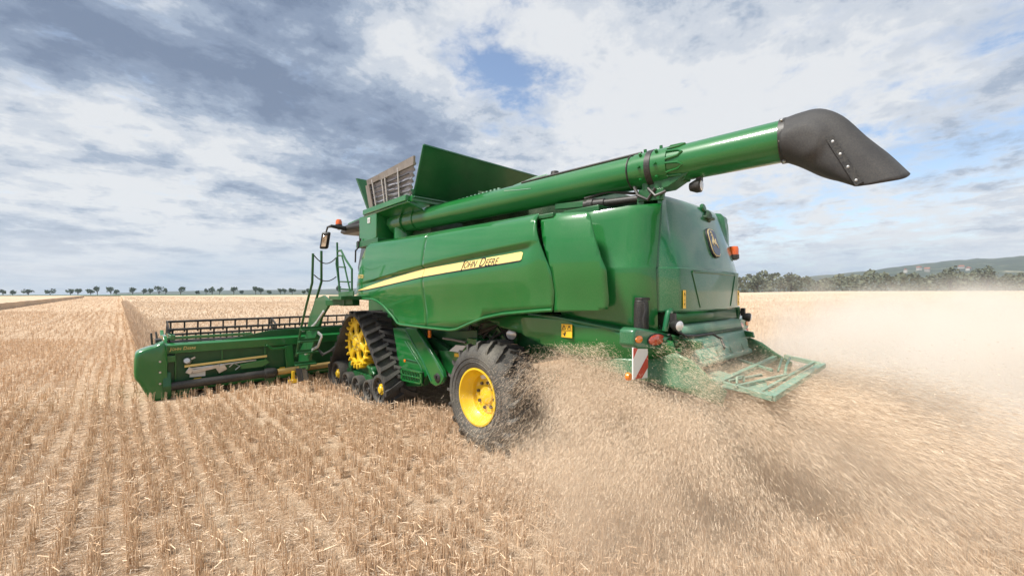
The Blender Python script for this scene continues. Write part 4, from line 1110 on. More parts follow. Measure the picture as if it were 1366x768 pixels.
# slatted grey side extensions with braces, leaning out
for s in (-1, 1):
    n1 = 26; rows = []
    for k in range(n1 + 1):
        f = k / n1; z = 3.60 + .48 * f; wob = .012 * math.sin(k * 1.55)
        rows.append([(s * (1.40 + .13 * f + wob * math.cos(j * .9) + .014 * math.sin(k * 1.5 + j * .35)), -.26 - .16 * f + (-1.46 - .22 * f) * j / 20, z + .05 * f * math.sin(j * .4) * .3) for j in range(21)])
    sx_ = MB().grid(rows).build('tank_side_sheet', 'grey_cover', ROOT, solid=.01)
    mb = MB()
    for k in range(5):
        z = 3.66 + k * .085; mb.bar((s * (1.43 + .13 * (z - 3.6) / .48), -.42, z), (s * (1.43 + .13 * (z - 3.6) / .48), -1.76 - .3 * (z - 3.6), z + .02), .008, .012)
    mb.build('sheet_batten', 'black', sx_)
    mb = MB()
    for y in (-.52, -.86, -.97, -1.40): mb.bar((s * 1.44, y, 3.58), (s * 1.575, y - .10 - .1 * (abs(y) - .5), 4.07), .035, .014, up=(1, 0, 0))
    mb.build('sheet_brace', 'galv', sx_)
    mb = MB(); mb.prism([(s * 1.53, -.40, 4.0), (s * 1.53, -.9, 4.02), (s * 1.56, -.9, 4.10), (s * 1.56, -.42, 4.09)], (s * .03, 0, 0)); mb.prism([(s * 1.53, -.92, 4.0), (s * 1.53, -2.08, 4.02), (s * 1.56, -2.14, 4.14), (s * 1.56, -.92, 4.10)], (s * .035, 0, 0))
    mb.prism([(s * 1.43, -.24, 3.6), (s * 1.43, -.40, 3.6), (s * 1.56, -.50, 4.0), (s * 1.56, -.36, 4.0)], (s * .02, 0, 0)); mb.build('sheet_flap', 'beige', sx_)
# cabinet in front of the tube elbow
mb = MB(); mb.prism([(-1.47, .16, 2.95), (-1.47, .18, 3.49), (-1.47, -.58, 3.49), (-1.47, -.58, 3.02)], (.5, 0, 0)); cb_ = mb.build('front_cabinet', 'green', ROOT, bevel=.012)
mb = MB(); mb.box((-1.30, -.25, 2.945), (.42, .95, .12)); mb.build('cabinet_base', 'green_frame', cb_, bevel=.006)
p = at(492, 294, 'X', -1.475); mb = MB(); mb.box(p, (.012, .11, .10)); pl = mb.build('cabinet_label', 'white', cb_, bevel=.003); mb = MB(); mb.box(p + Vector((-.006, 0, 0)), (.004, .08, .06)); mb.build('label_face', 'galv', pl)
# engine deck housings behind the tank
mb = MB(); mb.prism([(-.55, y, z) for y, z in [(-2.0, 2.87), (-2.0, 3.30), (-2.9, 3.42), (-3.3, 3.46), (-4.2, 3.50), (-4.55, 3.48), (-4.8, 3.2), (-4.8, 2.87)]], (1.6, 0, 0)); eh = mb.build('engine_cover', 'green_dark', ROOT, bevel=.02)
mb = MB(); mb.prism([(-.95, y, z) for y, z in [(-2.05, 3.30), (-3.2, 3.42), (-3.2, 3.36), (-2.05, 3.2)]], (.4, 0, 0))
mb.bar(at(690, 263, 'X', -.75), at(648, 258, 'X', -.75), .3, .03); mb.build('deck_grille', 'green_dark', eh)
mb = MB()
for k in range(14):
    p = at(598 + k * 5.2, 272 - k * 1.45, 'X', -.98); mb.lathe([(.001, .03), (.022, .025), (.026, 0)], p + Vector((0, 0, .0)), (0, 0, 1), 8)
mb.build('rivet_row', 'green_dusty', eh)
mb = MB(); mb.prism([at(a, b, 'X', -.62) for a, b in [(656, 262), (668, 254), (712, 236), (728, 232), (740, 240), (740, 250), (660, 268)]], (.5, 0, 0)); mb.build('radiator_hood', 'green_dusty', eh, bevel=.01)
mb = MB(); mb.prism([(-.7, y, z) for y, z in [(-4.8, 2.80), (-4.8, 3.12), (-5.6, 3.0), (-5.75, 2.86)]], (1.4, 0, 0)); mb.box((-.95, -5.0, 2.90), (.3, .5, .14)); mb.build('tail_deck', 'green_frame', ROOT, bevel=.01)

# ---------- cab (mostly hidden by the tank), roof visor, mirror, beacon
mb = MB(); mb.prism([(-.78, y, z) for y, z in [(.15, 1.9), (.15, 3.35), (1.55, 3.40), (1.9, 2.6), (1.75, 1.95)]], (1.56, 0, 0)); CAB = mb.build('cab', 'cab_glass', ROOT, bevel=.04)
mb = MB(); mb.prism([(-1.02, y, z) for y, z in [(.1, 3.36), (.1, 3.55), (1.3, 3.66), (2.15, 3.60), (2.42, 3.46), (2.2, 3.40)]], (2.04, 0, 0)); mb.build('cab_roof', 'black', CAB, bevel=.05)
mb = MB(); mb.prism([(-1.0, y, z) for y, z in [(1.0, 3.645), (1.3, 3.675), (1.9, 3.64), (1.9, 3.60), (1.0, 3.60)]], (.5, 0, 0)); mb.build('roof_trim', 'green', CAB, bevel=.01)
mb = MB(); mb.tube([at(481, 318, 'X', -1.5), at(479.5, 329, 'X', -1.5), at(474.5, 334, 'X', -1.5), at(474, 350, 'X', -1.5)], .016, 7); mb.box(at(479, 325.5, 'X', -1.5), (.06, .07, .11)); mb.tube([at(480.5, 312, 'X', -1.2), at(480.5, 326, 'X', -1.2)], .025, 7); mb.build('grab_handle', 'black', CAB)
XM = -1.55
mb = MB(); mb.tube([at(484, 301, 'X', -1.0), at(462, 305, 'X', -1.15), at(442, 301.5, 'X', XM), at(437, 303, 'X', XM), at(435, 310, 'X', XM)], [.07, .06, .035, .02, .016], 9); mb.build('mirror_arm', 'black', CAB)
m0, m1 = at(435.5, 309.5, 'X', XM), at(432, 332, 'X', XM); md = (m1 - m0).normalized()
mb = MB(); sdv = Vector((.74, -.62, 0)).normalized(); nv = sdv.cross(md).normalized()
R_ = Matrix((sdv, nv, md)).transposed(); mb.box((m0 + m1) / 2, (.19, .10, (m1 - m0).length), R_); mir = mb.build('mirror', 'black', CAB, bevel=.04)
sgn = 1 if (CAM - m0).dot(nv) > 0 else -1
mb = MB(); mb.box((m0 + m1) / 2 + nv * sgn * .052, (.10, .006, (m1 - m0).length * .66), R_); mg = mb.build('mirror_glass', simple('mirror_silver', (.75, .77, .78), .04, 1.0, 0, .02), CAB, bevel=.002)
bp_ = at(452, 299.5, 'X', -1.25)
mb = MB(); mb.lathe([(.001, .12), (.05, .115), (.07, .07), (.072, .0)], bp_, (0, 0, 1), 16); bb = mb.build('beacon', 'beacon', CAB)
mb = MB(); mb.lathe([(.075, .0), (.075, -.04), (.03, -.06), (.03, -.12), (.001, -.12)], bp_, (0, 0, 1), 14); mb.build('beacon_base', 'black', CAB)

# ---------- access ladder, platform, rails, chains
mb = MB(); XL, XR = -2.32, -1.98
def L_(px, py, X): return at(px, py, 'X', X)
mb.tube([L_(417.5, 338, XL), L_(416.5, 377, XL), L_(409, 406, XL), L_(401, 440, XL), L_(395.5, 475, XL)], .022, 9)
mb.tube([L_(428.7, 334.5, XR), L_(428.7, 376, XR), L_(421, 402, XR), L_(413, 436, XR), L_(408, 478, XR)], .024, 9)
LAD = mb.build('ladder', 'green_frame', ROOT)
mb = MB(); XS = -2.0
mb.prism([L_(a, b, XS) for a, b in [(421, 398), (431, 394), (439, 401), (438, 407), (428, 424), (424, 440), (415, 466), (410, 493), (397, 492), (399, 470), (405, 455), (409, 440), (413, 420)]], (.05, 0, 0))
mb.bar(L_(436, 404, XS), L_(472, 402, -1.75), .07, .11); mb.build('ladder_stringer', 'green_frame', LAD, bevel=.008)
mb = MB()
for (a, b) in ((404, 440), (400.5, 456), (398.5, 471), (396, 487)): q = L_(a, b, XL); mb.box(Vector((-2.15, q.y, q.z)), (.40, .10, .03)); mb.box(Vector((-2.15, q.y + .05, q.z + .03)), (.40, .012, .06))
build_each(mb, 'ladder_step', 'green_frame', LAD, bevel=.004)
mb = MB(); XH = -2.05
mb.bar(L_(432, 415, XH), L_(422, 430, XH), .03, .05); mb.bar(L_(422, 430, XH), L_(412, 440, XH), .03, .05)
mb.bar(L_(424, 443, XH), L_(429.5, 448, XH), .03, .05); mb.bar(L_(429.5, 448, XH), L_(424, 462, XH), .03, .05); mb.bar(L_(424, 462, XH), L_(407, 472, XH), .03, .05); mb.bar(L_(404.5, 435, XH), L_(405, 442, XH), .05, .06); mb.build('ladder_handle', 'galv', LAD, bevel=.006)
mb = MB(); mb.prism([L_(a, b, -2.3) for a, b in [(394, 491), (401, 491), (404, 508), (398, 509)]], (.02, 0, 0)); mb.prism([L_(a, b, -2.0) for a, b in [(401, 491), (408, 490), (411, 507), (405, 508)]], (.02, 0, 0)); build_each(mb, 'ladder_foot_flap', 'black', LAD)
mb = MB(); XG = -1.75
mb.bar(Vector((-1.82, .25, 1.90)), Vector((-1.82, -.35, 1.90)), .42, .07); mb.box(L_(466, 402, -1.72), (.3, .25, .16)); mb.bar(L_(452, 393, -1.95), L_(472, 391, -1.95), .02, .09); PLT = mb.build('platform', 'green_frame', ROOT, bevel=.006)
mb = MB(); mb.tube([L_(449.7, 323.5, XG), L_(450.5, 355, XG), L_(453, 389, XG)], .02, 8)
mb.tube([L_(451, 335, XG), L_(455, 334, XG), L_(461, 346, XG), L_(469.5, 359, XG), L_(469.5, 391, XG)], .02, 8)
mb.tube([L_(451, 341, XG), L_(456, 341, XG), L_(459, 352, XG), L_(467, 388, XG)], .016, 8); mb.tube([L_(449, 343, XG - .1), L_(448.5, 352, XG - .1), L_(453.5, 389, XG - .1)], .016, 8)
for a, b, c_, d in ((450.5, 356, 461, 356.5), (452, 375.5, 467, 376), (452.5, 385, 470, 386.5)): mb.tube([L_(a, b, XG), L_(c_, d, XG)], .014, 7)
mb.build('gate_rail', 'green_frame', PLT)
mb = MB()
for (a, b), (c_, d), sag in (((419, 340.5), (448, 344), 9), ((419, 366.5), (448.5, 369), 7)):
    pts = []
    for k in range(13):
        t = k / 12; p = L_(a, b, XL + .04).lerp(L_(c_, d, XG - .1), t); p.z -= sag * .0145 * 4 * t * (1 - t); pts.append(p)
    mb.tube(pts, .010, 6)
mb.build('safety_chain', 'black', PLT)

# ---------- tracks
def track(side):
    XO, XI = 1.66, 1.04
    CI = [((.08, 1.02), .535), ((-.98, .285), .285), ((1.0, .285), .285)]   # sprocket, rear idler, front idler (y, z), radius
    def tangent(c1, r1, c2, r2):
        c1, c2 = Vector(c1), Vector(c2); d = c2 - c1; L = d.length; a = math.atan2(d.y, d.x); b = math.acos((r1 - r2) / L)
        n = Vector((math.cos(a - b), math.sin(a - b))); return c1 + n * r1, c2 + n * r2
    # loop: order sprocket -> front idler -> rear idler seen with outward normals
    order = [CI[0], CI[2], CI[1]]
    def loop(extra):
        segs = []
        for i in range(3):
            (c1, r1), (c2, r2) = order[i], order[(i + 1) % 3]
            c1v, c2v = Vector(c1), Vector(c2); d = c2v - c1v; L = d.length; a = math.atan2(d.y, d.x); b = math.acos(max(-1, min(1, (r1 - r2) / L)))
            n = Vector((math.cos(a + b), math.sin(a + b))); segs.append((c1v + n * (r1 + extra), c2v + n * (r2 + extra), n))
        pts = []
        for i in range(3):
            p, q, n = segs[i]; c = Vector(order[(i + 1) % 3][0]); r = order[(i + 1) % 3][1] + extra
            for k in range(14): pts.append(p.lerp(q, k / 14))
            a0 = math.atan2(n.y, n.x); n2 = segs[(i + 1) % 3][2]; a1 = math.atan2(n2.y, n2.x)
            while a1 > a0: a1 -= 2 * PI
            m_ = max(4, int(abs(a1 - a0) / .14))
            for k in range(m_): a = a0 + (a1 - a0) * k / m_; pts.append(c + Vector((math.cos(a), math.sin(a))) * r)
        return pts
    inner, outer = loop(-.012), loop(.03)
    root = bpy.data.objects.new('crawler_track', None)
    s = side
    mb = MB(); n = len(outer)
    R4 = [[(s * XO, p.x, p.y) for p in outer], [(s * XI, p.x, p.y) for p in outer], [(s * XI, p.x, p.y) for p in inner], [(s * XO, p.x, p.y) for p in inner]]
    for i in range(n):
        pass
    rows = [[R4[k][i % n] for k in range(4)] for i in range(n + 1)]
    mb.grid(rows, closed=True)
    # chevron lugs
    per = [0]
    for i in range(n): per.append(per[-1] + (outer[(i + 1) % n] - outer[i]).length)
    tot = per[-1]
    def at_len(l):
        l %= tot
        for i in range(n):
            if per[i + 1] >= l: 
                t = (l - per[i]) / (per[i + 1] - per[i]); p = outer[i].lerp(outer[(i + 1) % n], t); d = (outer[(i + 1) % n] - outer[i]).normalized(); return p, Vector((-d.y, d.x)), d
    nl = 33
    for k in range(nl):
        for half in (0, 1):
            l0 = (k + .5 * half) / nl * tot
            xs = (XO - .004, XO - .10, XO - .22, XO - .345) if half == 0 else (XI + .004, XI + .10, XI + .22, XI + .345)
            sec = []
            for j, x in enumerate(xs):
                l = l0 + (0, .035, .085, .145)[j]
                p, nn, d = at_len(l); c = Vector(order[0][0])
                if nn.dot(p - Vector((0, .55))) < 0: nn = -nn
                a = .050; b = .035
                P = []
                for off, hh in ((-a, -.01), (-b, .06), (b, .06), (a, -.01)):
                    q, n2, d2 = at_len(l + off)
                    if n2.dot(q - Vector((0, .55))) < 0: n2 = -n2
                    q = q + n2 * hh; P.append((s * x, q.x, q.y))
                sec.append(P)
            mb.grid(sec, closed=True, smooth=False); mb.add(sec[0], [(0, 1, 2, 3)]); mb.add(sec[-1], [(3, 2, 1, 0)])
    BELT = mb.build('track_belt', 'track_rubber', ROOT)
    # sprocket
    (cy, cz), r = CI[0]; o = Vector((s * 1.56, cy, cz)); ax = Vector((s, 0, 0))
    mb = MB()
    mb.lathe([(.365, -.05), (.365, -.02), (.375, 0), (.435, 0), (.44, -.02), (.44, -.05)], o, ax, 48, close=True)      # ring
    mb.lathe([(.001, .05), (.075, .05), (.09, .02), (.17, .02), (.19, 0), (.19, -.06), (.001, -.06)], o, ax, 40)
    for k in range(6):
        a = 2 * PI * k / 6 + .3; rows = []
        for rr, hw in ((.16, .085), (.22, .055), (.30, .055), (.38, .11)):
            rows.append([o + ax * h + Vector((0, math.cos(a) * rr - math.sin(a) * hw * t, math.sin(a) * rr + math.cos(a) * hw * t)) for h, t in ((.0, -1), (.012, -.5), (.012, .5), (.0, 1), (-.05, 1), (-.05, -1))])
        mb.grid(rows, closed=True)
    for k in range(22):
        a = 2 * PI * k / 22; rad = Vector((0, math.cos(a), math.sin(a))); tg = Vector((0, -math.sin(a), math.cos(a)))
        Rm = Matrix((ax, tg, rad)).transposed(); mb.box(o - ax * .10 + rad * .465, (.26, .036, .085), Rm)
    SPR = mb.build('drive_sprocket', 'yellow', BELT, bevel=.006, angle=35)
    mb = MB(); bolts(mb, [o + ax * .018 + Vector((0, math.cos(a) * .135, math.sin(a) * .135)) for a in [2 * PI * k / 10 for k in range(10)]], ax, .014, .02); build_each(mb, 'sprocket_bolt', 'steel', BELT, gap=.002)
    # idlers and mid rollers
    def roller(c, r, hub, nm):
        o = Vector((s * 1.60, c[0], c[1])); mb = MB()
        mb.lathe([(r * .74, -.01), (r * .80, .02), (r * .97, .02), (r, -.01), (r, -.20), (r * .5, -.20)], o, ax, 36)
        mb.lathe([(.001, -.06), (r * .3, -.06), (r * .74, -.045), (r * .76, -.01)], o, ax, 36)
        for k in range(10):
            a = 2 * PI * k / 10; p0 = o + ax * -.05 + Vector((0, math.cos(a), math.sin(a))) * r * .38; p1 = o + ax * -.035 + Vector((0, math.cos(a), math.sin(a))) * r * .72; mb.bar(p0, p1, .022, .03, up=ax)
        w = mb.build(nm, 'rubber', BELT)
        mb = MB(); mb.lathe([(.001, .005), (r * .20, .004), (r * .24, -.008), (r * .27, -.03), (r * .36, -.035), (r * .36, -.065)], o, ax, 24)
        bolts(mb, [o + ax * -.03 + Vector((0, math.cos(a), math.sin(a))) * r * .31 for a in [2 * PI * k / 6 for k in range(6)]], ax, .012, .012)
        mb.build(nm + '_hub', 'yellow' if hub else 'black', BELT, angle=22)
    roller(CI[1][0], .27, True, 'idler_wheel'); roller(CI[2][0], .27, True, 'idler_wheel')
    for y in (-.52, 0, .50): roller((y, .20), .19, False, 'mid_roller')
    # undercarriage beam
    mb = MB(); mb.bar((s * 1.38, -.95, .34), (s * 1.38, .95, .34), .2, .16); mb.prism([(s * 1.42, y, z) for y, z in [(-.62, .38), (-.55, .58), (-.2, .62), (.05, .75), (.3, .62), (.6, .58), (.68, .38)]], (-s * .2, 0, 0))
    for y in (-.45, .5): mb.lathe([(.001, .05), (.07, .05), (.09, .02), (.09, -.12)], (s * 1.48, y, .52), ax, 14)
    mb.tube([(s * 1.5, -.3, .6), (s * 1.5, -.6, .48)], .035, 8); mb.build('undercarriage', 'green_frame', BELT, bevel=.01)
for side in (-1, 1): track(side)

# ---------- rear wheels
def rear_wheel(side):
    s = side; ax = Vector((s, 0, 0)); o = Vector((s * 1.37, -3.79, .675)); R = .66; hw = .27
    mb = MB()
    mb.lathe([(.345, hw - .03), (.36, hw + .0), (.42, hw + .03), (.52, hw + .035), (.60, hw + .005), (.635, hw - .03), (R - .005, hw - .09), (R, 0), (R - .005, -hw + .09), (.635, -hw + .03), (.60, -hw), (.52, -hw - .035), (.42, -hw - .03), (.345, -hw + .03)], o, ax, 64)
    for rr, h in ((.44, hw + .034), (.50, hw + .037)): mb.lathe([(rr - .006, h - .004), (rr, h + .005), (rr + .006, h - .004)], o, ax, 64)
    nl = 20
    for k in range(nl):
        for half in (1, -1):
            a0 = 2 * PI * (k + (.5 if half < 0 else 0)) / nl; sec = []
            for h, da, r_ in ((hw + .012, .0, .60), (hw - .01, .02, .655), (hw - .10, .10, R + .012), (hw * .35, .20, R + .012), (-.02, .285, R + .012)):
                a = a0 - da; hh = h * half
                P = []
                for ta, rr in ((-.040, -.05), (-.028, .028), (.028, .028), (.040, -.05)):
                    P.append(o + ax * hh + Vector((0, math.cos(a + ta) * (r_ + rr), math.sin(a + ta) * (r_ + rr))))
                sec.append(P)
            mb.grid(sec, closed=True, smooth=False); mb.add(sec[0], [(0, 1, 2, 3)]); mb.add(sec[-1], [(3, 2, 1, 0)])
    T = mb.build('rear_tyre', 'rubber', ROOT, angle=35)
    mb = MB(); mb.lathe([(.362, hw - .005), (.368, hw + .018), (.345, hw + .02), (.335, hw - .01), (.318, hw - .03), (.312, hw - .075), (.290, hw - .09), (.282, hw - .12), (.265, hw - .13), (.258, hw - .175), (.235, hw - .18), (.225, hw - .165), (.12, hw - .16), (.112, hw - .14), (.10, hw - .135), (.001, hw - .13)], o, ax, 56)
    RM = mb.build('wheel_rim', 'yellow', T, angle=50)
    mb = MB(); bolts(mb, [o + ax * (hw - .163) + Vector((0, math.cos(a) * .165, math.sin(a) * .165)) for a in [2 * PI * k / 8 + .2 for k in range(8)]], ax, .022, .028); build_each(mb, 'wheel_nut', 'dark_steel', RM, gap=.002)
    mb = MB(); c = o + ax * (hw - .09) + Vector((0, .19, .22)); mb.prism([o + ax * (hw - .163) + Vector((0, y, z)) for y, z in [(.02, .21), (.10, .19), (.15, .24), (.10, .26), (.04, .255)]], ax * .006); mb.build('rim_label', 'white', T)
for side in (-1, 1): rear_wheel(side)

# ---------- between track and wheel: chain guard, frame plates, step plate, boxes
XF = -1.32
def F_(lst, X=XF): return [at(a, b, 'X', X) for a, b in lst]
mb = MB(); mb.prism(F_([(524, 437), (545, 438), (572, 480), (577, 494), (570, 500), (562, 515), (540, 515), (532, 490), (528, 460)], -1.25), (.12, 0, 0)); mb.build('frame_plate', 'green', ROOT, bevel=.006)
mb = MB(); mb.prism(F_([(541, 437), (556, 437), (578, 474), (590, 494), (592, 504), (588, 512), (581, 515), (574, 511), (570, 500), (562, 482)]), (.07, 0, 0)); CG = mb.build('chain_guard', 'green', ROOT, bevel=.012)
mb = MB(); e = at(583.5, 504, 'X', XF - .004); mb.lathe([(.001, .02), (.045, .018), (.075, .004), (.08, 0)], e, (-1, 0, 0), 20); mb.box(e + Vector((-.02, .02, .02)), (.03, .06, .05)); mb.build('guard_bearing', 'black', CG)
mb = MB(); pts = F_([(541, 440), (563, 480), (575, 508)], XF - .008); mb.tube(pts, .010, 6); pts = F_([(556, 440), (580, 480), (592, 502)], XF - .008); mb.tube(pts, .010, 6); mb.tube(F_([(540, 455), (552, 474), (560, 487), (563, 494)], -1.27), .008, 6); mb.tube(F_([(540, 478), (556, 482)], -1.27), .008, 6); mb.build('guard_rim', 'green_hood', CG)
mb = MB(); q = F_([(534, 490.5), (562, 496.5), (562, 513), (534.5, 507)], -1.36)
mb.prism([q[0], q[1], q[1].lerp(q[2], .12), q[0].lerp(q[3], .12)], (.03, 0, 0)); mb.prism([q[0].lerp(q[3], .88), q[1].lerp(q[2], .88), q[2], q[3]], (.03, 0, 0)); mb.prism([q[0], q[0].lerp(q[1], .07), q[3].lerp(q[2], .07), q[3]], (.03, 0, 0)); mb.prism([q[1].lerp(q[0], .07), q[1], q[2], q[2].lerp(q[3], .07)], (.03, 0, 0))
for i in range(8):
    for v in (0, 1): 
        u0 = i / 8 ; u1 = (i + .5) / 8 if v else (i + 1.0) / 8
        a = q[0].lerp(q[1], u0 + .02); b = q[3].lerp(q[2], min(.98, u0 + .14)); a2 = q[0].lerp(q[1], min(.98, u0 + .14)); b2 = q[3].lerp(q[2], u0 + .02)
        (mb.bar(a + Vector((.012, 0, 0)), b + Vector((.012, 0, 0)), .008, .02, up=(1, 0, 0)) if v else mb.bar(a2 + Vector((.016, 0, 0)), b2 + Vector((.016, 0, 0)), .008, .02, up=(1, 0, 0)))
mb.prism([q[0].lerp(q[3], .45), q[1].lerp(q[2], .45), q[1].lerp(q[2], .56), q[0].lerp(q[3], .56)], (.02, 0, 0)); SPL = mb.build('step_plate', 'green', ROOT, bevel=.003)
mb = MB(); mb.prism([p_ + Vector((.045, 0, 0)) for p_ in q], (.01, 0, 0)); mb.build('step_hole_shade', 'black', SPL)  # added black sheet, stands in for the shade behind the step holes
mb = MB(); b0 = F_([(585, 467), (614, 468), (624, 450), (636, 452), (636, 500), (600, 500), (592, 490)], -1.18); mb.prism(b0, (.5, 0, 0)); BX = mb.build('tool_box', 'green', ROOT, bevel=.012)
mb = MB(); mb.prism([at(a, b, 'X', -1.195) for a, b in [(599, 468), (608, 460), (622, 461), (614, 470)]], (.01, 0, 0)); mb.build('box_label', 'white', BX); mb = MB(); mb.prism([at(a, b, 'X', -1.197) for a, b in [(606, 471), (612, 471), (612, 476), (606, 475.5)]], (.01, 0, 0)); mb.build('warning_decal', 'decal', BX)
mb = MB(); mb.box(at(573, 445, 'X', -1.3), (.03, .06, .12)); mb.build('hanging_reflector', 'orange', ROOT, bevel=.006)
mb = MB(); mb.box(at(540, 481, 'X', -1.36), (.02, .05, .05)); mb.build('side_marker', 'orange', ROOT, bevel=.008)
mb = MB(); mb.tube(F_([(591, 451), (605, 453), (621, 456.5)], -1.2), .018, 7); mb.build('wooden_handle', 'beige', ROOT)
mb = MB(); r7 = random.Random(5)
for k in range(16):
    a = at(r7.uniform(625, 690), r7.uniform(425, 436), 'X', -.95 - r7.random() * .1); b = at(r7.uniform(625, 695), r7.uniform(440, 470), 'X', -1.0); c_ = a.lerp(b, .5) + Vector((-.06 - r7.random() * .05, r7.uniform(-.1, .1), r7.uniform(-.1, .05))); mb.tube([a, a.lerp(c_, .6), c_, b.lerp(c_, .5), b], r7.uniform(.008, .018), 6)
mb.build('hydraulic_hose', 'black', ROOT)
mb = MB()
for a, b in (((655, 446), (668, 470)), ((664, 436), (690, 475)), ((690, 440), (684, 480)), ((640, 440), (652, 470))): mb.bar(at(*a, 'X', -1.02), at(*b, 'X', -1.02), .06, .05)
for a, b in (((560, 445), (600, 470)), ((598, 448), (640, 446)), ((568, 452), (582, 470))): mb.bar(at(*a, 'X', -1.05), at(*b, 'X', -1.05), .10, .14)
mb.build('frame_struts', 'green_frame', ROOT, bevel=.006)
c = at(682, 446, 'X', -1.12); mb = MB(); mb.lathe([(.068, 0), (.078, .012), (.075, .04), (.045, .10), (.001, .10)], c, (1, .6, .1), 20); mb.bar(c + Vector((.05, 0, .05)), c + Vector((.05, 0, .14)), .04); w = mb.build('side_work_lamp', 'black', ROOT); mb = MB(); mb.lathe([(.07, 0), (.05, -.012), (.001, -.018)], c, (1, .6, .1), 20); mb.build('lamp_glass', 'lens', w)
# feeder house towards the header
mb = MB(); mb.prism([(-.72, y, z) for y, z in [(.4, 1.75), (2.35, .95), (2.35, .35), (.4, .85)]], (1.44, 0, 0)); mb.build('feeder_house', 'green_frame', ROOT, bevel=.015)

# ---------- header
HX = 4.33; YB = 2.35
HD = bpy.data.objects.new('tmp', None)
mb = MB(); mb.prism([(-HX + .05, y, z) for y, z in [(2.42, .22), (2.42, 1.0), (2.47, 1.0), (2.47, .22)]], (2 * HX - .1, 0, 0))
mb.prism([(-HX + .05, y, z) for y, z in [(2.30, .15), (2.47, .22), (2.9, .12), (3.85, .10), (3.85, .07), (2.5, .05)]], (2 * HX - .1, 0, 0))
HEAD = mb.build('header', 'green_frame', ROOT, bevel=.006)
mb = MB()     # top beam with the raised middle deflector
mb.prism([(-HX + .02, y, z) for y, z in [(2.30, .83), (2.29, .995), (2.36, 1.02), (2.5, 1.02), (2.5, .85)]], (2 * HX - .04, 0, 0)); mb.build('top_beam', 'green', HEAD, bevel=.012)
mb = MB(); pr = [at(290, 456, 'Y', 2.45), at(330, 447, 'Y', 2.45), at(360, 440.5, 'Y', 2.45), at(405, 437.5, 'Y', 2.45)]
zt_ = pr[-1].z; xs0 = pr[0].x
poly = [(xs0, 2.46, 1.0)] + [(p.x, 2.46, p.z) for p in pr[1:]] + [(-p.x, 2.46, p.z) for p in pr[:0:-1]] + [(-xs0, 2.46, 1.0)]
mb.prism(poly, (0, .03, 0)); mb.build('deflector_sheet', 'green_frame', HEAD, bevel=.004)
mb = MB(); mb.tube([(-HX + .1, 2.33, .19), (HX - .1, 2.33, .19)], .10, 16); mb.build('lower_tube', 'green', HEAD)
mb = MB()
for x in (-4.15, -3.4, -2.62, -1.9, 1.9, 2.62, 3.4, 4.15): mb.bar((x, 2.40, .25), (x, 2.40, .92), .03, .06, up=(0, 1, 0))
mb.prism([at(a, b, 'Y', 2.28) for a, b in [(380, 461), (390, 459), (393, 488), (382, 490)]], (0, .1, 0)); mb.prism([at(a, b, 'Y', 2.2) for a, b in [(357, 459), (364, 464), (382, 462), (382, 465), (362, 467), (355, 461)]], (0, .04, 0))
mb.bar((-4.30, 2.3, .74), (-4.16, 2.3, .74), .12, .12); build_each(mb, 'back_stiffener', 'green', HEAD, bevel=.006)
text_on('lettering', [('J', .085), ('OHN', .063), (' ', .10), ('D', .085), ('EERE', .063)], at(226.5, 467.6, 'Y', 2.286) , (1, 0, 0), (0, 0, 1), 'stripe', HEAD, None, .002, shear=.15, squash=1.0)
# drive shaft: black guard then yellow guard
mb = MB(); mb.tube([at(226, 515.5, 'Y', 2.20), at(352, 498, 'Y', 2.20)], .078, 18); mb.lathe([(.08, 0), (.105, .02), (.11, .06), (.105, .10), (.11, .14), (.105, .2), (.08, .24)], at(352, 498, 'Y', 2.2), (1, 0, .0), 18); mb.build('shaft_guard', 'black', HEAD)
mb = MB(); a, b = at(370, 496, 'Y', 2.2), at(455, 483.5, 'Y', 2.2); mb.tube([a, b, Vector((-.8, 2.2, b.z))], .068, 16); mb.tube([Vector((.8, 2.2, .45)), Vector((4.2, 2.2, .42))], .068, 16); mb.build('drive_shaft', simple('dull_yellow', (.42, .27, .07), .5, 0, .1, .2, 5, dust=.4), HEAD)
mb = MB(); a, b = at(246, 488.5, 'Y', 2.30), at(356, 474.5, 'Y', 2.30); mb.bar(a, b, .03, .045); mb.build('cutter_bar_guard', 'stripe', HEAD, bevel=.004)
mb = MB(); a, b = at(252, 492, 'Y', 2.28), at(342, 480, 'Y', 2.28); mb.bar(a, b, .02, .035); p = at(275, 490.5, 'Y', 2.26); mb.bar(p + Vector((-.22, 0, -.05)), p + Vector((.22, 0, .02)), .05, .07); mb.bar(p + Vector((-.22, 0, -.05)), p + Vector((-.3, 0, .0)), .04, .12); mb.bar(p + Vector((.22, 0, .02)), p + Vector((.28, 0, -.1)), .04, .16); mb.build('tool_clamp', 'steel', HEAD, bevel=.008)
mb = MB(); mb.prism([at(a, b, 'Y', 2.30) for a, b in [(253, 493), (274, 491), (274, 501), (253, 503)]], (0, .01, 0)); mb.build('header_label', 'white', HEAD)
mb = MB(); mb.prism([at(a, b, 'Y', 2.30) for a, b in [(258.5, 504.5), (268.5, 503), (268.5, 507), (258.5, 508)]], (0, .01, 0)); mb.prism([at(a, b, 'Y', 2.30) for a, b in [(373, 490), (380, 489), (380, 493), (373, 494)]], (0, .01, 0)); build_each(mb, 'warning_decal', 'decal', HEAD)
mb = MB(); mb.prism([at(a, b, 'Y', 2.22) for a, b in [(320, 486), (355, 479), (360, 483), (350, 489), (322, 492)]], (0, .05, 0)); mb.build('tool_tray', 'green', HEAD, bevel=.005)
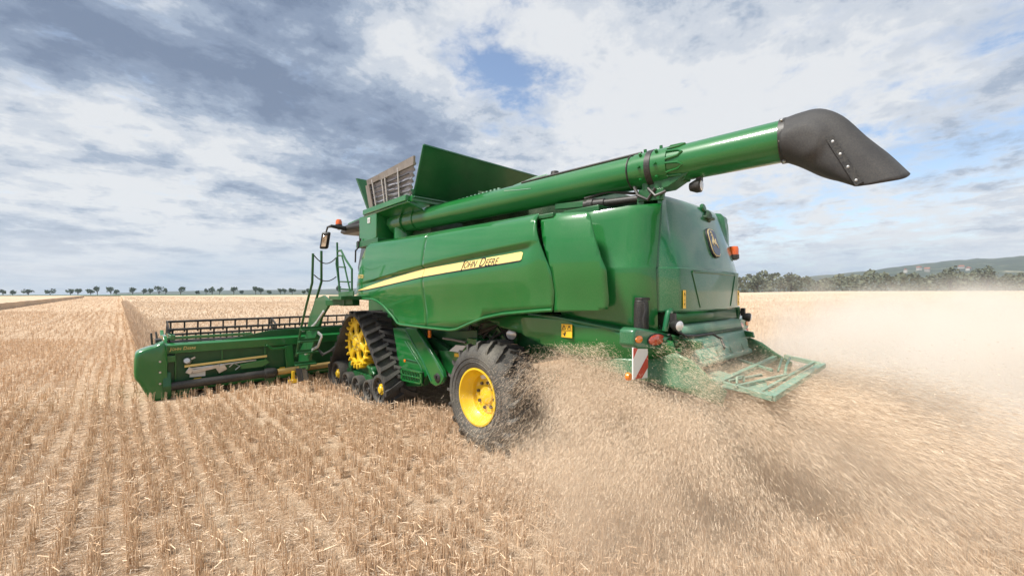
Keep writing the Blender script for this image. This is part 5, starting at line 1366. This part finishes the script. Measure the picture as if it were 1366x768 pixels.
mb = MB(); p = at(250, 481, 'Y', 2.3); mb.lathe([(.001, .05), (.05, .045), (.07, .01), (.07, -.02)], p, (-.3, -1, .2), 14); mb.bar(p, p + Vector((.12, 0, .06)), .03); mb.tube([at(306, 489, 'Y', 2.24), at(312, 484, 'Y', 2.2), at(320, 488, 'Y', 2.2), at(314, 493, 'Y', 2.22)], .012, 6); mb.build('coupling_cap', 'steel', HEAD)
mb = MB()
for px, py in ((245, 517), (360, 502)): p = at(px, py, 'Y', 2.2); mb.prism([p + Vector((-.12, .02, .0)), p + Vector((.12, .02, .0)), p + Vector((.06, .02, -.18)), p + Vector((.1, .02, -.34)), p + Vector((-.06, .02, -.34)), p + Vector((-.05, .02, -.18))], (0, .06, 0)); mb.lathe([(.001, .03), (.03, .03), (.03, 0)], p + Vector((.02, 0, -.22)), (0, -1, 0), 8)
build_each(mb, 'support_leg', 'green_frame', HEAD, gap=.05, bevel=.006)
mb = MB(); p = at(391, 508, 'Y', 2.05); mb.bar(p, p + Vector((.0, 0, .22)), .05, .06); mb.bar(p + Vector((-.1, 0, .0)), p + Vector((.22, -.03, .0)), .06, .08); mb.bar(p + Vector((.10, 0, 0)), p + Vector((.10, 0, .24)), .04); mb.build('hitch_bracket', 'yellow', HEAD, bevel=.008)
mb = MB(); mb.tube([at(424, 466, 'Y', 2.0), at(432, 472, 'Y', 1.9), at(440, 468, 'Y', 1.8), at(455, 456, 'Y', 1.5)], .025, 8); mb.tube([at(420, 459, 'Y', 2.0), at(430, 474, 'Y', 1.9), at(445, 466, 'Y', 1.7), at(458, 452, 'Y', 1.4)], .02, 8); mb.build('header_hose', 'black', HEAD)
# end shields: rounded covers at both ends
def shield(side):
    # outline across the machine (x outward from the header end, z), swept forward and narrowing to the crop divider
    O = [(-.02, 1.01), (.16, 1.01), (.30, .97), (.395, .92), (.43, .84), (.44, .62), (.43, .44), (.37, .34), (.29, .16), (.20, -.01), (.06, -.03), (-.02, .0)]
    cx, cz = .10, .55; rows = []
    for y, sx, sz, dz in ((2.16, .02, .02, 0), (2.16, .75, .86, 0), (2.165, .90, .94, 0), (2.19, .97, .98, 0), (2.24, 1, 1, 0), (2.7, 1.0, .99, -.01), (3.1, .92, .90, -.05), (3.45, .74, .72, -.12), (3.7, .5, .5, -.18), (3.8, .3, .3, -.2)):
        rows.append([(side * (HX - .02 + cx + (x - cx) * sx), y, cz + (z - cz) * sz + dz) for x, z in O])
    def ref(row):
        out = []; n = len(row)
        for i in range(n):
            a, b, c_, d = (Vector(row[(i + k) % n]) for k in (-1, 0, 1, 2))
            for t in (0, .33, .66): out.append(tuple(.5 * ((2 * b) + (c_ - a) * t + (2 * a - 5 * b + 4 * c_ - d) * t * t + (3 * b - a - 3 * c_ + d) * t ** 3)))
        return out
    S = MB().grid([ref(r) for r in rows], closed=True).build('end_shield', 'green', HEAD, angle=50)
    mb = MB(); bolts(mb, [(side * (HX + .06), 2.16, z) for z in (.72, .52, .31)], (0, -1, 0), .018, .02, 8); build_each(mb, 'shield_bolt', 'steel', HEAD)
    mb = MB(); mb.prism([(side * (HX - .02), y, z) for y, z in [(2.6, 1.0), (2.75, 1.14), (3.0, 1.15), (3.5, 1.1), (3.65, 1.2), (3.72, 1.18), (3.6, 1.0), (3.1, 1.02), (2.9, .9)]], (-side * .06, 0, 0)); mb.bar((side * (HX - .15), 2.5, 1.12), (side * (HX - .15), 3.4, 1.1), .08, .1)
    mb.bar((side * (HX - .08), 2.62, 1.10), (side * 2.85, 2.52, 1.11), .05, .06); mb.bar((side * 2.85, 2.52, 1.12), (side * 2.85, 2.5, .98), .05, .05); mb.build('reel_arm', 'green', HEAD, bevel=.01)
    mb = MB(); mb.tube([(side * (HX + .05), 2.9, .95), (side * (HX + .08), 2.95, 1.22)], .02, 6); mb.tube([(side * (HX + .12), 3.2, .85), (side * (HX + .14), 3.2, 1.18)], .02, 6); mb.box((side * (HX + .05), 2.8, 1.03), (.1, .3, .12)); mb.box((side * (HX - .02), 2.22, .42), (.05, .06, .34)); build_each(mb, 'shield_latch', 'black', HEAD, bevel=.01)
    mb = MB(); mb.prism([(side * (HX - .1), y, z) for y, z in [(2.1, .25), (2.2, .5), (2.6, .4), (2.5, -.02), (2.2, -.02)]], (side * .12, 0, 0)); mb.bar((side * (HX - .05), 2.25, .12), (side * (HX - .25), 2.3, .02), .08); mb.build('skid_shoe', 'green_frame', HEAD, bevel=.01)
    mb = MB(); mb.tube([(side * (HX + .1), 3.5, .5), (side * (HX + .1), 4.2, .35), (side * (HX + .05), 4.9, .12)], [.13, .08, .015], 10); mb.build('crop_divider', 'green', HEAD)
for side in (-1, 1): shield(side)
# reel: six tine bars on end discs
RY, RZ, RR = 3.55, .92, .46
mb = MB(); mb.tube([(-HX + .15, RY, RZ), (HX - .15, RY, RZ)], .06, 12)
for k in range(6):
    a = math.radians(78) + k * PI / 3; y = RY + RR * math.cos(a); z = RZ + RR * math.sin(a)
    mb.tube([(-HX + .12, y, z), (HX - .12, y, z)], .025, 8)
    for j in range(int((2 * HX - .3) / .235)):
        x = -HX + .2 + j * .235; mb.bar((x, y, z), (x, y + .03, z - .23), .026, .03)
for x in (-HX + .14, -2.2, 0, 2.2, HX - .14):
    for k in range(6):
        a = math.radians(78) + k * PI / 3; mb.bar((x, RY, RZ), (x, RY + RR * math.cos(a), RZ + RR * math.sin(a)), .03, .07)
        b = a + PI / 3; mb.bar((x, RY + RR * math.cos(a), RZ + RR * math.sin(a)), (x, RY + RR * math.cos(b), RZ + RR * math.sin(b)), .02, .05)
mb.build('reel', 'black', HEAD)
mb = MB(); mb.tube([(-HX + .1, 2.95, .42), (HX - .1, 2.95, .42)], .2, 20)
pts = []
for side in (-1, 1):
    prev = None
    for k in range(int(7 * 14) + 1):
        t = k / 14; a = 2 * PI * t * side; x = side * (.6 + t * .52); p = [Vector((x, 2.95 + r_ * math.cos(a), .42 + r_ * math.sin(a))) for r_ in (.2, .30)]
        if prev: mb.add([prev[0], prev[1], p[1], p[0]], [(0, 1, 2, 3)])
        prev = p
mb.build('header_auger', 'green_dark', HEAD, recalc=False)
bpy.data.objects.remove(HD)

# ================================================================== FLYING STRAW AND DUST
def chaff():
    parts = []
    def emit(n, f, lmin, lmax, w, prism=False, jit=.24):
        P, D = f(n); m = len(P); l = rng.uniform(lmin, lmax, m)[:, None]
        D = D / np.linalg.norm(D, axis=1, keepdims=True) + rng.normal(0, jit, (m, 3)); D /= np.linalg.norm(D, axis=1, keepdims=True)
        # the straw flies in clumps with thinner air between them
        cl = np.sin(P[:, 0] * 2.3 + 1.7 * np.sin(P[:, 1] * 1.9)) * np.sin(P[:, 1] * 2.9 + 1.3 * np.sin(P[:, 2] * 3.1 + P[:, 0])) + .5 * np.sin(P[:, 0] * 6.1 + P[:, 2] * 5) * np.sin(P[:, 1] * 5.3 - P[:, 2] * 4)
        ok = (P[:, 2] > .01) & (cl > -1.05 + 1.35 * rng.uniform(size=m)); P, D, l = P[ok], D[ok], l[ok]
        d = np.linalg.norm(P - np.array(CAM), axis=1)
        parts.append(sticks(P - D * l * .5, P + D * l * .5, rng.uniform(.6, 1.3, len(P)) * w, prism))
    # straw leaves the chopper under the tail and is thrown out to the left and rear, falling in arcs
    def fan(n, az0, az1, v0, v1, tmax, src, vz=(.0, 1.5), drag=.35, tp=1.0):
        az = np.radians(rng.uniform(az0, az1, n)); v = rng.uniform(v0, v1, n); t = tmax * rng.uniform(.0, 1, n) ** tp
        # clumps: straw comes in pulses
        pulse = np.floor(rng.uniform(0, 60, n)); pa = np.sin(pulse * 12.99) * 43758.5; pa = (pa - np.floor(pa)); az = az + (pa - .5) * .12; v = v * (.85 + .3 * ((np.sin(pulse * 78.2) * 951.7) % 1))
        s = src[rng.integers(len(src), size=n)] + rng.normal(0, .06, (n, 3))
        vzz = rng.uniform(vz[0], vz[1], n); damp = (1 - np.exp(-drag * t)) / drag
        x = s[:, 0] + np.sin(az) * v * damp; y = s[:, 1] + np.cos(az) * v * damp; z = s[:, 2] + vzz * t - 3.6 * t * t
        P = np.stack([x, y, z], 1) + rng.normal(0, .05, (n, 3)); D = np.stack([np.sin(az) * v, np.cos(az) * v, vzz - 7.2 * t], 1)
        return P, D
    src_left = np.array([(-1.12 - .02 * i, -4.75 - i * .09, 1.22 - i * .012) for i in range(20)])
    src_rear = np.array([(-1.0 + .1 * i, -6.2 - .02 * (i % 3), 1.0) for i in range(20)])
    # azimuth measured from +Y, clockwise; -90 = left, 180 = straight back
    emit(330000, lambda n: fan(n, -150, -62, .6, 3.2, .62, src_left, (-.2, .9)), .008, .034, .0011, jit=.2)
    emit(260000, lambda n: fan(n, -175, -95, 1.5, 5.0, .60, src_rear, (-.3, 1.0)), .012, .05, .0010, jit=.15)
    emit(380000, lambda n: fan(n, -260, -150, 2, 9, .7, src_rear, (-.2, 1.2)), .016, .065, .0010, jit=.11)
    emit(20000, lambda n: fan(n, -260, -100, 1, 9, 1.0, src_rear, (.8, 3.0)), .005, .016, .0018)
    emit(5000, lambda n: fan(n, -150, -70, .6, 3.0, .7, src_left, (.2, 1.6)), .03, .08, .0018, True)
    # straw swirling against the tail cladding
    def swirl(n):
        y = rng.uniform(-6.6, -4.7, n); z = rng.uniform(.95, 1.42, n) - .12 * rng.uniform(0, 1, n) * (y + 4.7); x = -1.16 - .10 * (y > -5.7) - np.abs(rng.normal(0, .16, n))
        return np.stack([x, y, z], 1), np.stack([rng.normal(-.3, .2, n), -np.ones(n), rng.normal(-.25, .25, n)], 1)
    emit(36000, swirl, .006, .035, .0011, jit=.2)
    # settled straw under the plume
    def floor(n):
        x = rng.uniform(-3.6, 5, n); y = rng.uniform(-9.5, -4.2, n); z = rng.uniform(.01, .12, n) ** 1
        a = rng.uniform(0, 2 * PI, n); return np.stack([x, y, z], 1), np.stack([np.cos(a) * .35, -1 + np.sin(a) * .35, rng.normal(-.1, .15, n)], 1)
    def floor_cut(n):
        P, D = floor(n); edge = -1.2 + (P[:, 1] + 4.1) * .62; k = P[:, 0] > edge + rng.normal(0, .25, n); return P[k], D[k]
    emit(150000, floor_cut, .015, .07, .0013)
    V, F = merge(parts); np_mesh('chaff_plume', V, F, 'chaff', 'stuff', 'chopped straw flying from the harvester tail and falling to the ground', 'straw')
chaff()

def dust(name, pts, dens, col, scale, label, thr=(.38, .66)):
    """soft-edged cloud of dust: ellipsoids merged to one closed hull, density from noise fading to the hull"""
    lo = Vector(pts[0]); hi = Vector(pts[1]); c = (lo + hi) / 2; h = (hi - lo) / 2
    bm = bmesh.new(); bmesh.ops.create_icosphere(bm, subdivisions=3, radius=1.0)
    for v in bm.verts: v.co = Vector((v.co.x * h.x, v.co.y * h.y, v.co.z * h.z))
    me = bpy.data.meshes.new(name); bm.to_mesh(me); bm.free()
    m = bpy.data.materials.new(name); m.use_nodes = True; nt = m.node_tree; nt.nodes.clear(); N = nt.nodes; L = nt.links
    out = N.new('ShaderNodeOutputMaterial'); pv = N.new('ShaderNodeVolumePrincipled'); L.new(pv.outputs[0], out.inputs['Volume'])
    pv.inputs['Color'].default_value = (*col, 1); pv.inputs['Anisotropy'].default_value = .15
    tc = N.new('ShaderNodeTexCoord')
    sc = N.new('ShaderNodeVectorMath'); sc.operation = 'DIVIDE'; L.new(tc.outputs['Object'], sc.inputs[0]); sc.inputs[1].default_value = h
    ln = N.new('ShaderNodeVectorMath'); ln.operation = 'LENGTH'; L.new(sc.outputs[0], ln.inputs[0])
    fall = N.new('ShaderNodeMapRange'); fall.interpolation_type = 'SMOOTHSTEP'; L.new(ln.outputs['Value'], fall.inputs[0]); fall.inputs[1].default_value = 1.0; fall.inputs[2].default_value = .35; fall.inputs[3].default_value = 0; fall.inputs[4].default_value = 1
    n = N.new('ShaderNodeTexNoise'); n.inputs['Scale'].default_value = scale; n.inputs['Detail'].default_value = 3; L.new(tc.outputs['Object'], n.inputs['Vector'])
    nr = N.new('ShaderNodeMapRange'); nr.interpolation_type = 'SMOOTHSTEP'; L.new(n.outputs['Fac'], nr.inputs[0]); nr.inputs[1].default_value = thr[0]; nr.inputs[2].default_value = thr[1]; nr.inputs[3].default_value = .06; nr.inputs[4].default_value = 1
    mu = N.new('ShaderNodeMath'); mu.operation = 'MULTIPLY'; L.new(fall.outputs[0], mu.inputs[0]); L.new(nr.outputs[0], mu.inputs[1])
    m2 = N.new('ShaderNodeMath'); m2.operation = 'MULTIPLY'; L.new(mu.outputs[0], m2.inputs[0]); m2.inputs[1].default_value = dens
    L.new(m2.outputs[0], pv.inputs['Density'])
    o = link_mesh(name, me, m); o.location = c; tag(o, label, 'dust', kind='stuff'); return o
dust('dust_cloud', ((-1.6, -11.8, -2.3), (15, -4.2, 2.45)), 2.3, (1.0, .955, .885), 1.0, 'pale dust drifting behind the harvester over the field')
dust('dust_wisp', ((5.2, -7.4, -.6), (10.2, -3.9, 3.0)), .28, (1.0, .95, .88), 1.3, 'thin wisp of dust rising in front of the woodland belt')
dust('straw_dust', ((-3.9, -8.9, -1.1), (3.2, -3.8, 1.6)), 1.0, (.94, .83, .69), 1.1, 'tan straw dust hanging in the flying chaff beside the tail')

# ------------------------------------------------------------------ air
mb = MB(); mb.box((0, 0, 54), (5200, 5200, 212)); hz = mb.build('haze', None)
hm = bpy.data.materials.new('haze'); hm.use_nodes = True; nt = hm.node_tree; nt.nodes.clear()
ho = nt.nodes.new('ShaderNodeOutputMaterial'); hv = nt.nodes.new('ShaderNodeVolumePrincipled'); nt.links.new(hv.outputs[0], ho.inputs['Volume'])
hv.inputs['Color'].default_value = (.72, .85, 1.0, 1); hv.inputs['Density'].default_value = .00019; hv.inputs['Anisotropy'].default_value = 0
hz.data.materials.append(hm); tag(hz, 'pale summer haze over the far hills and woodland', 'haze', kind='stuff')
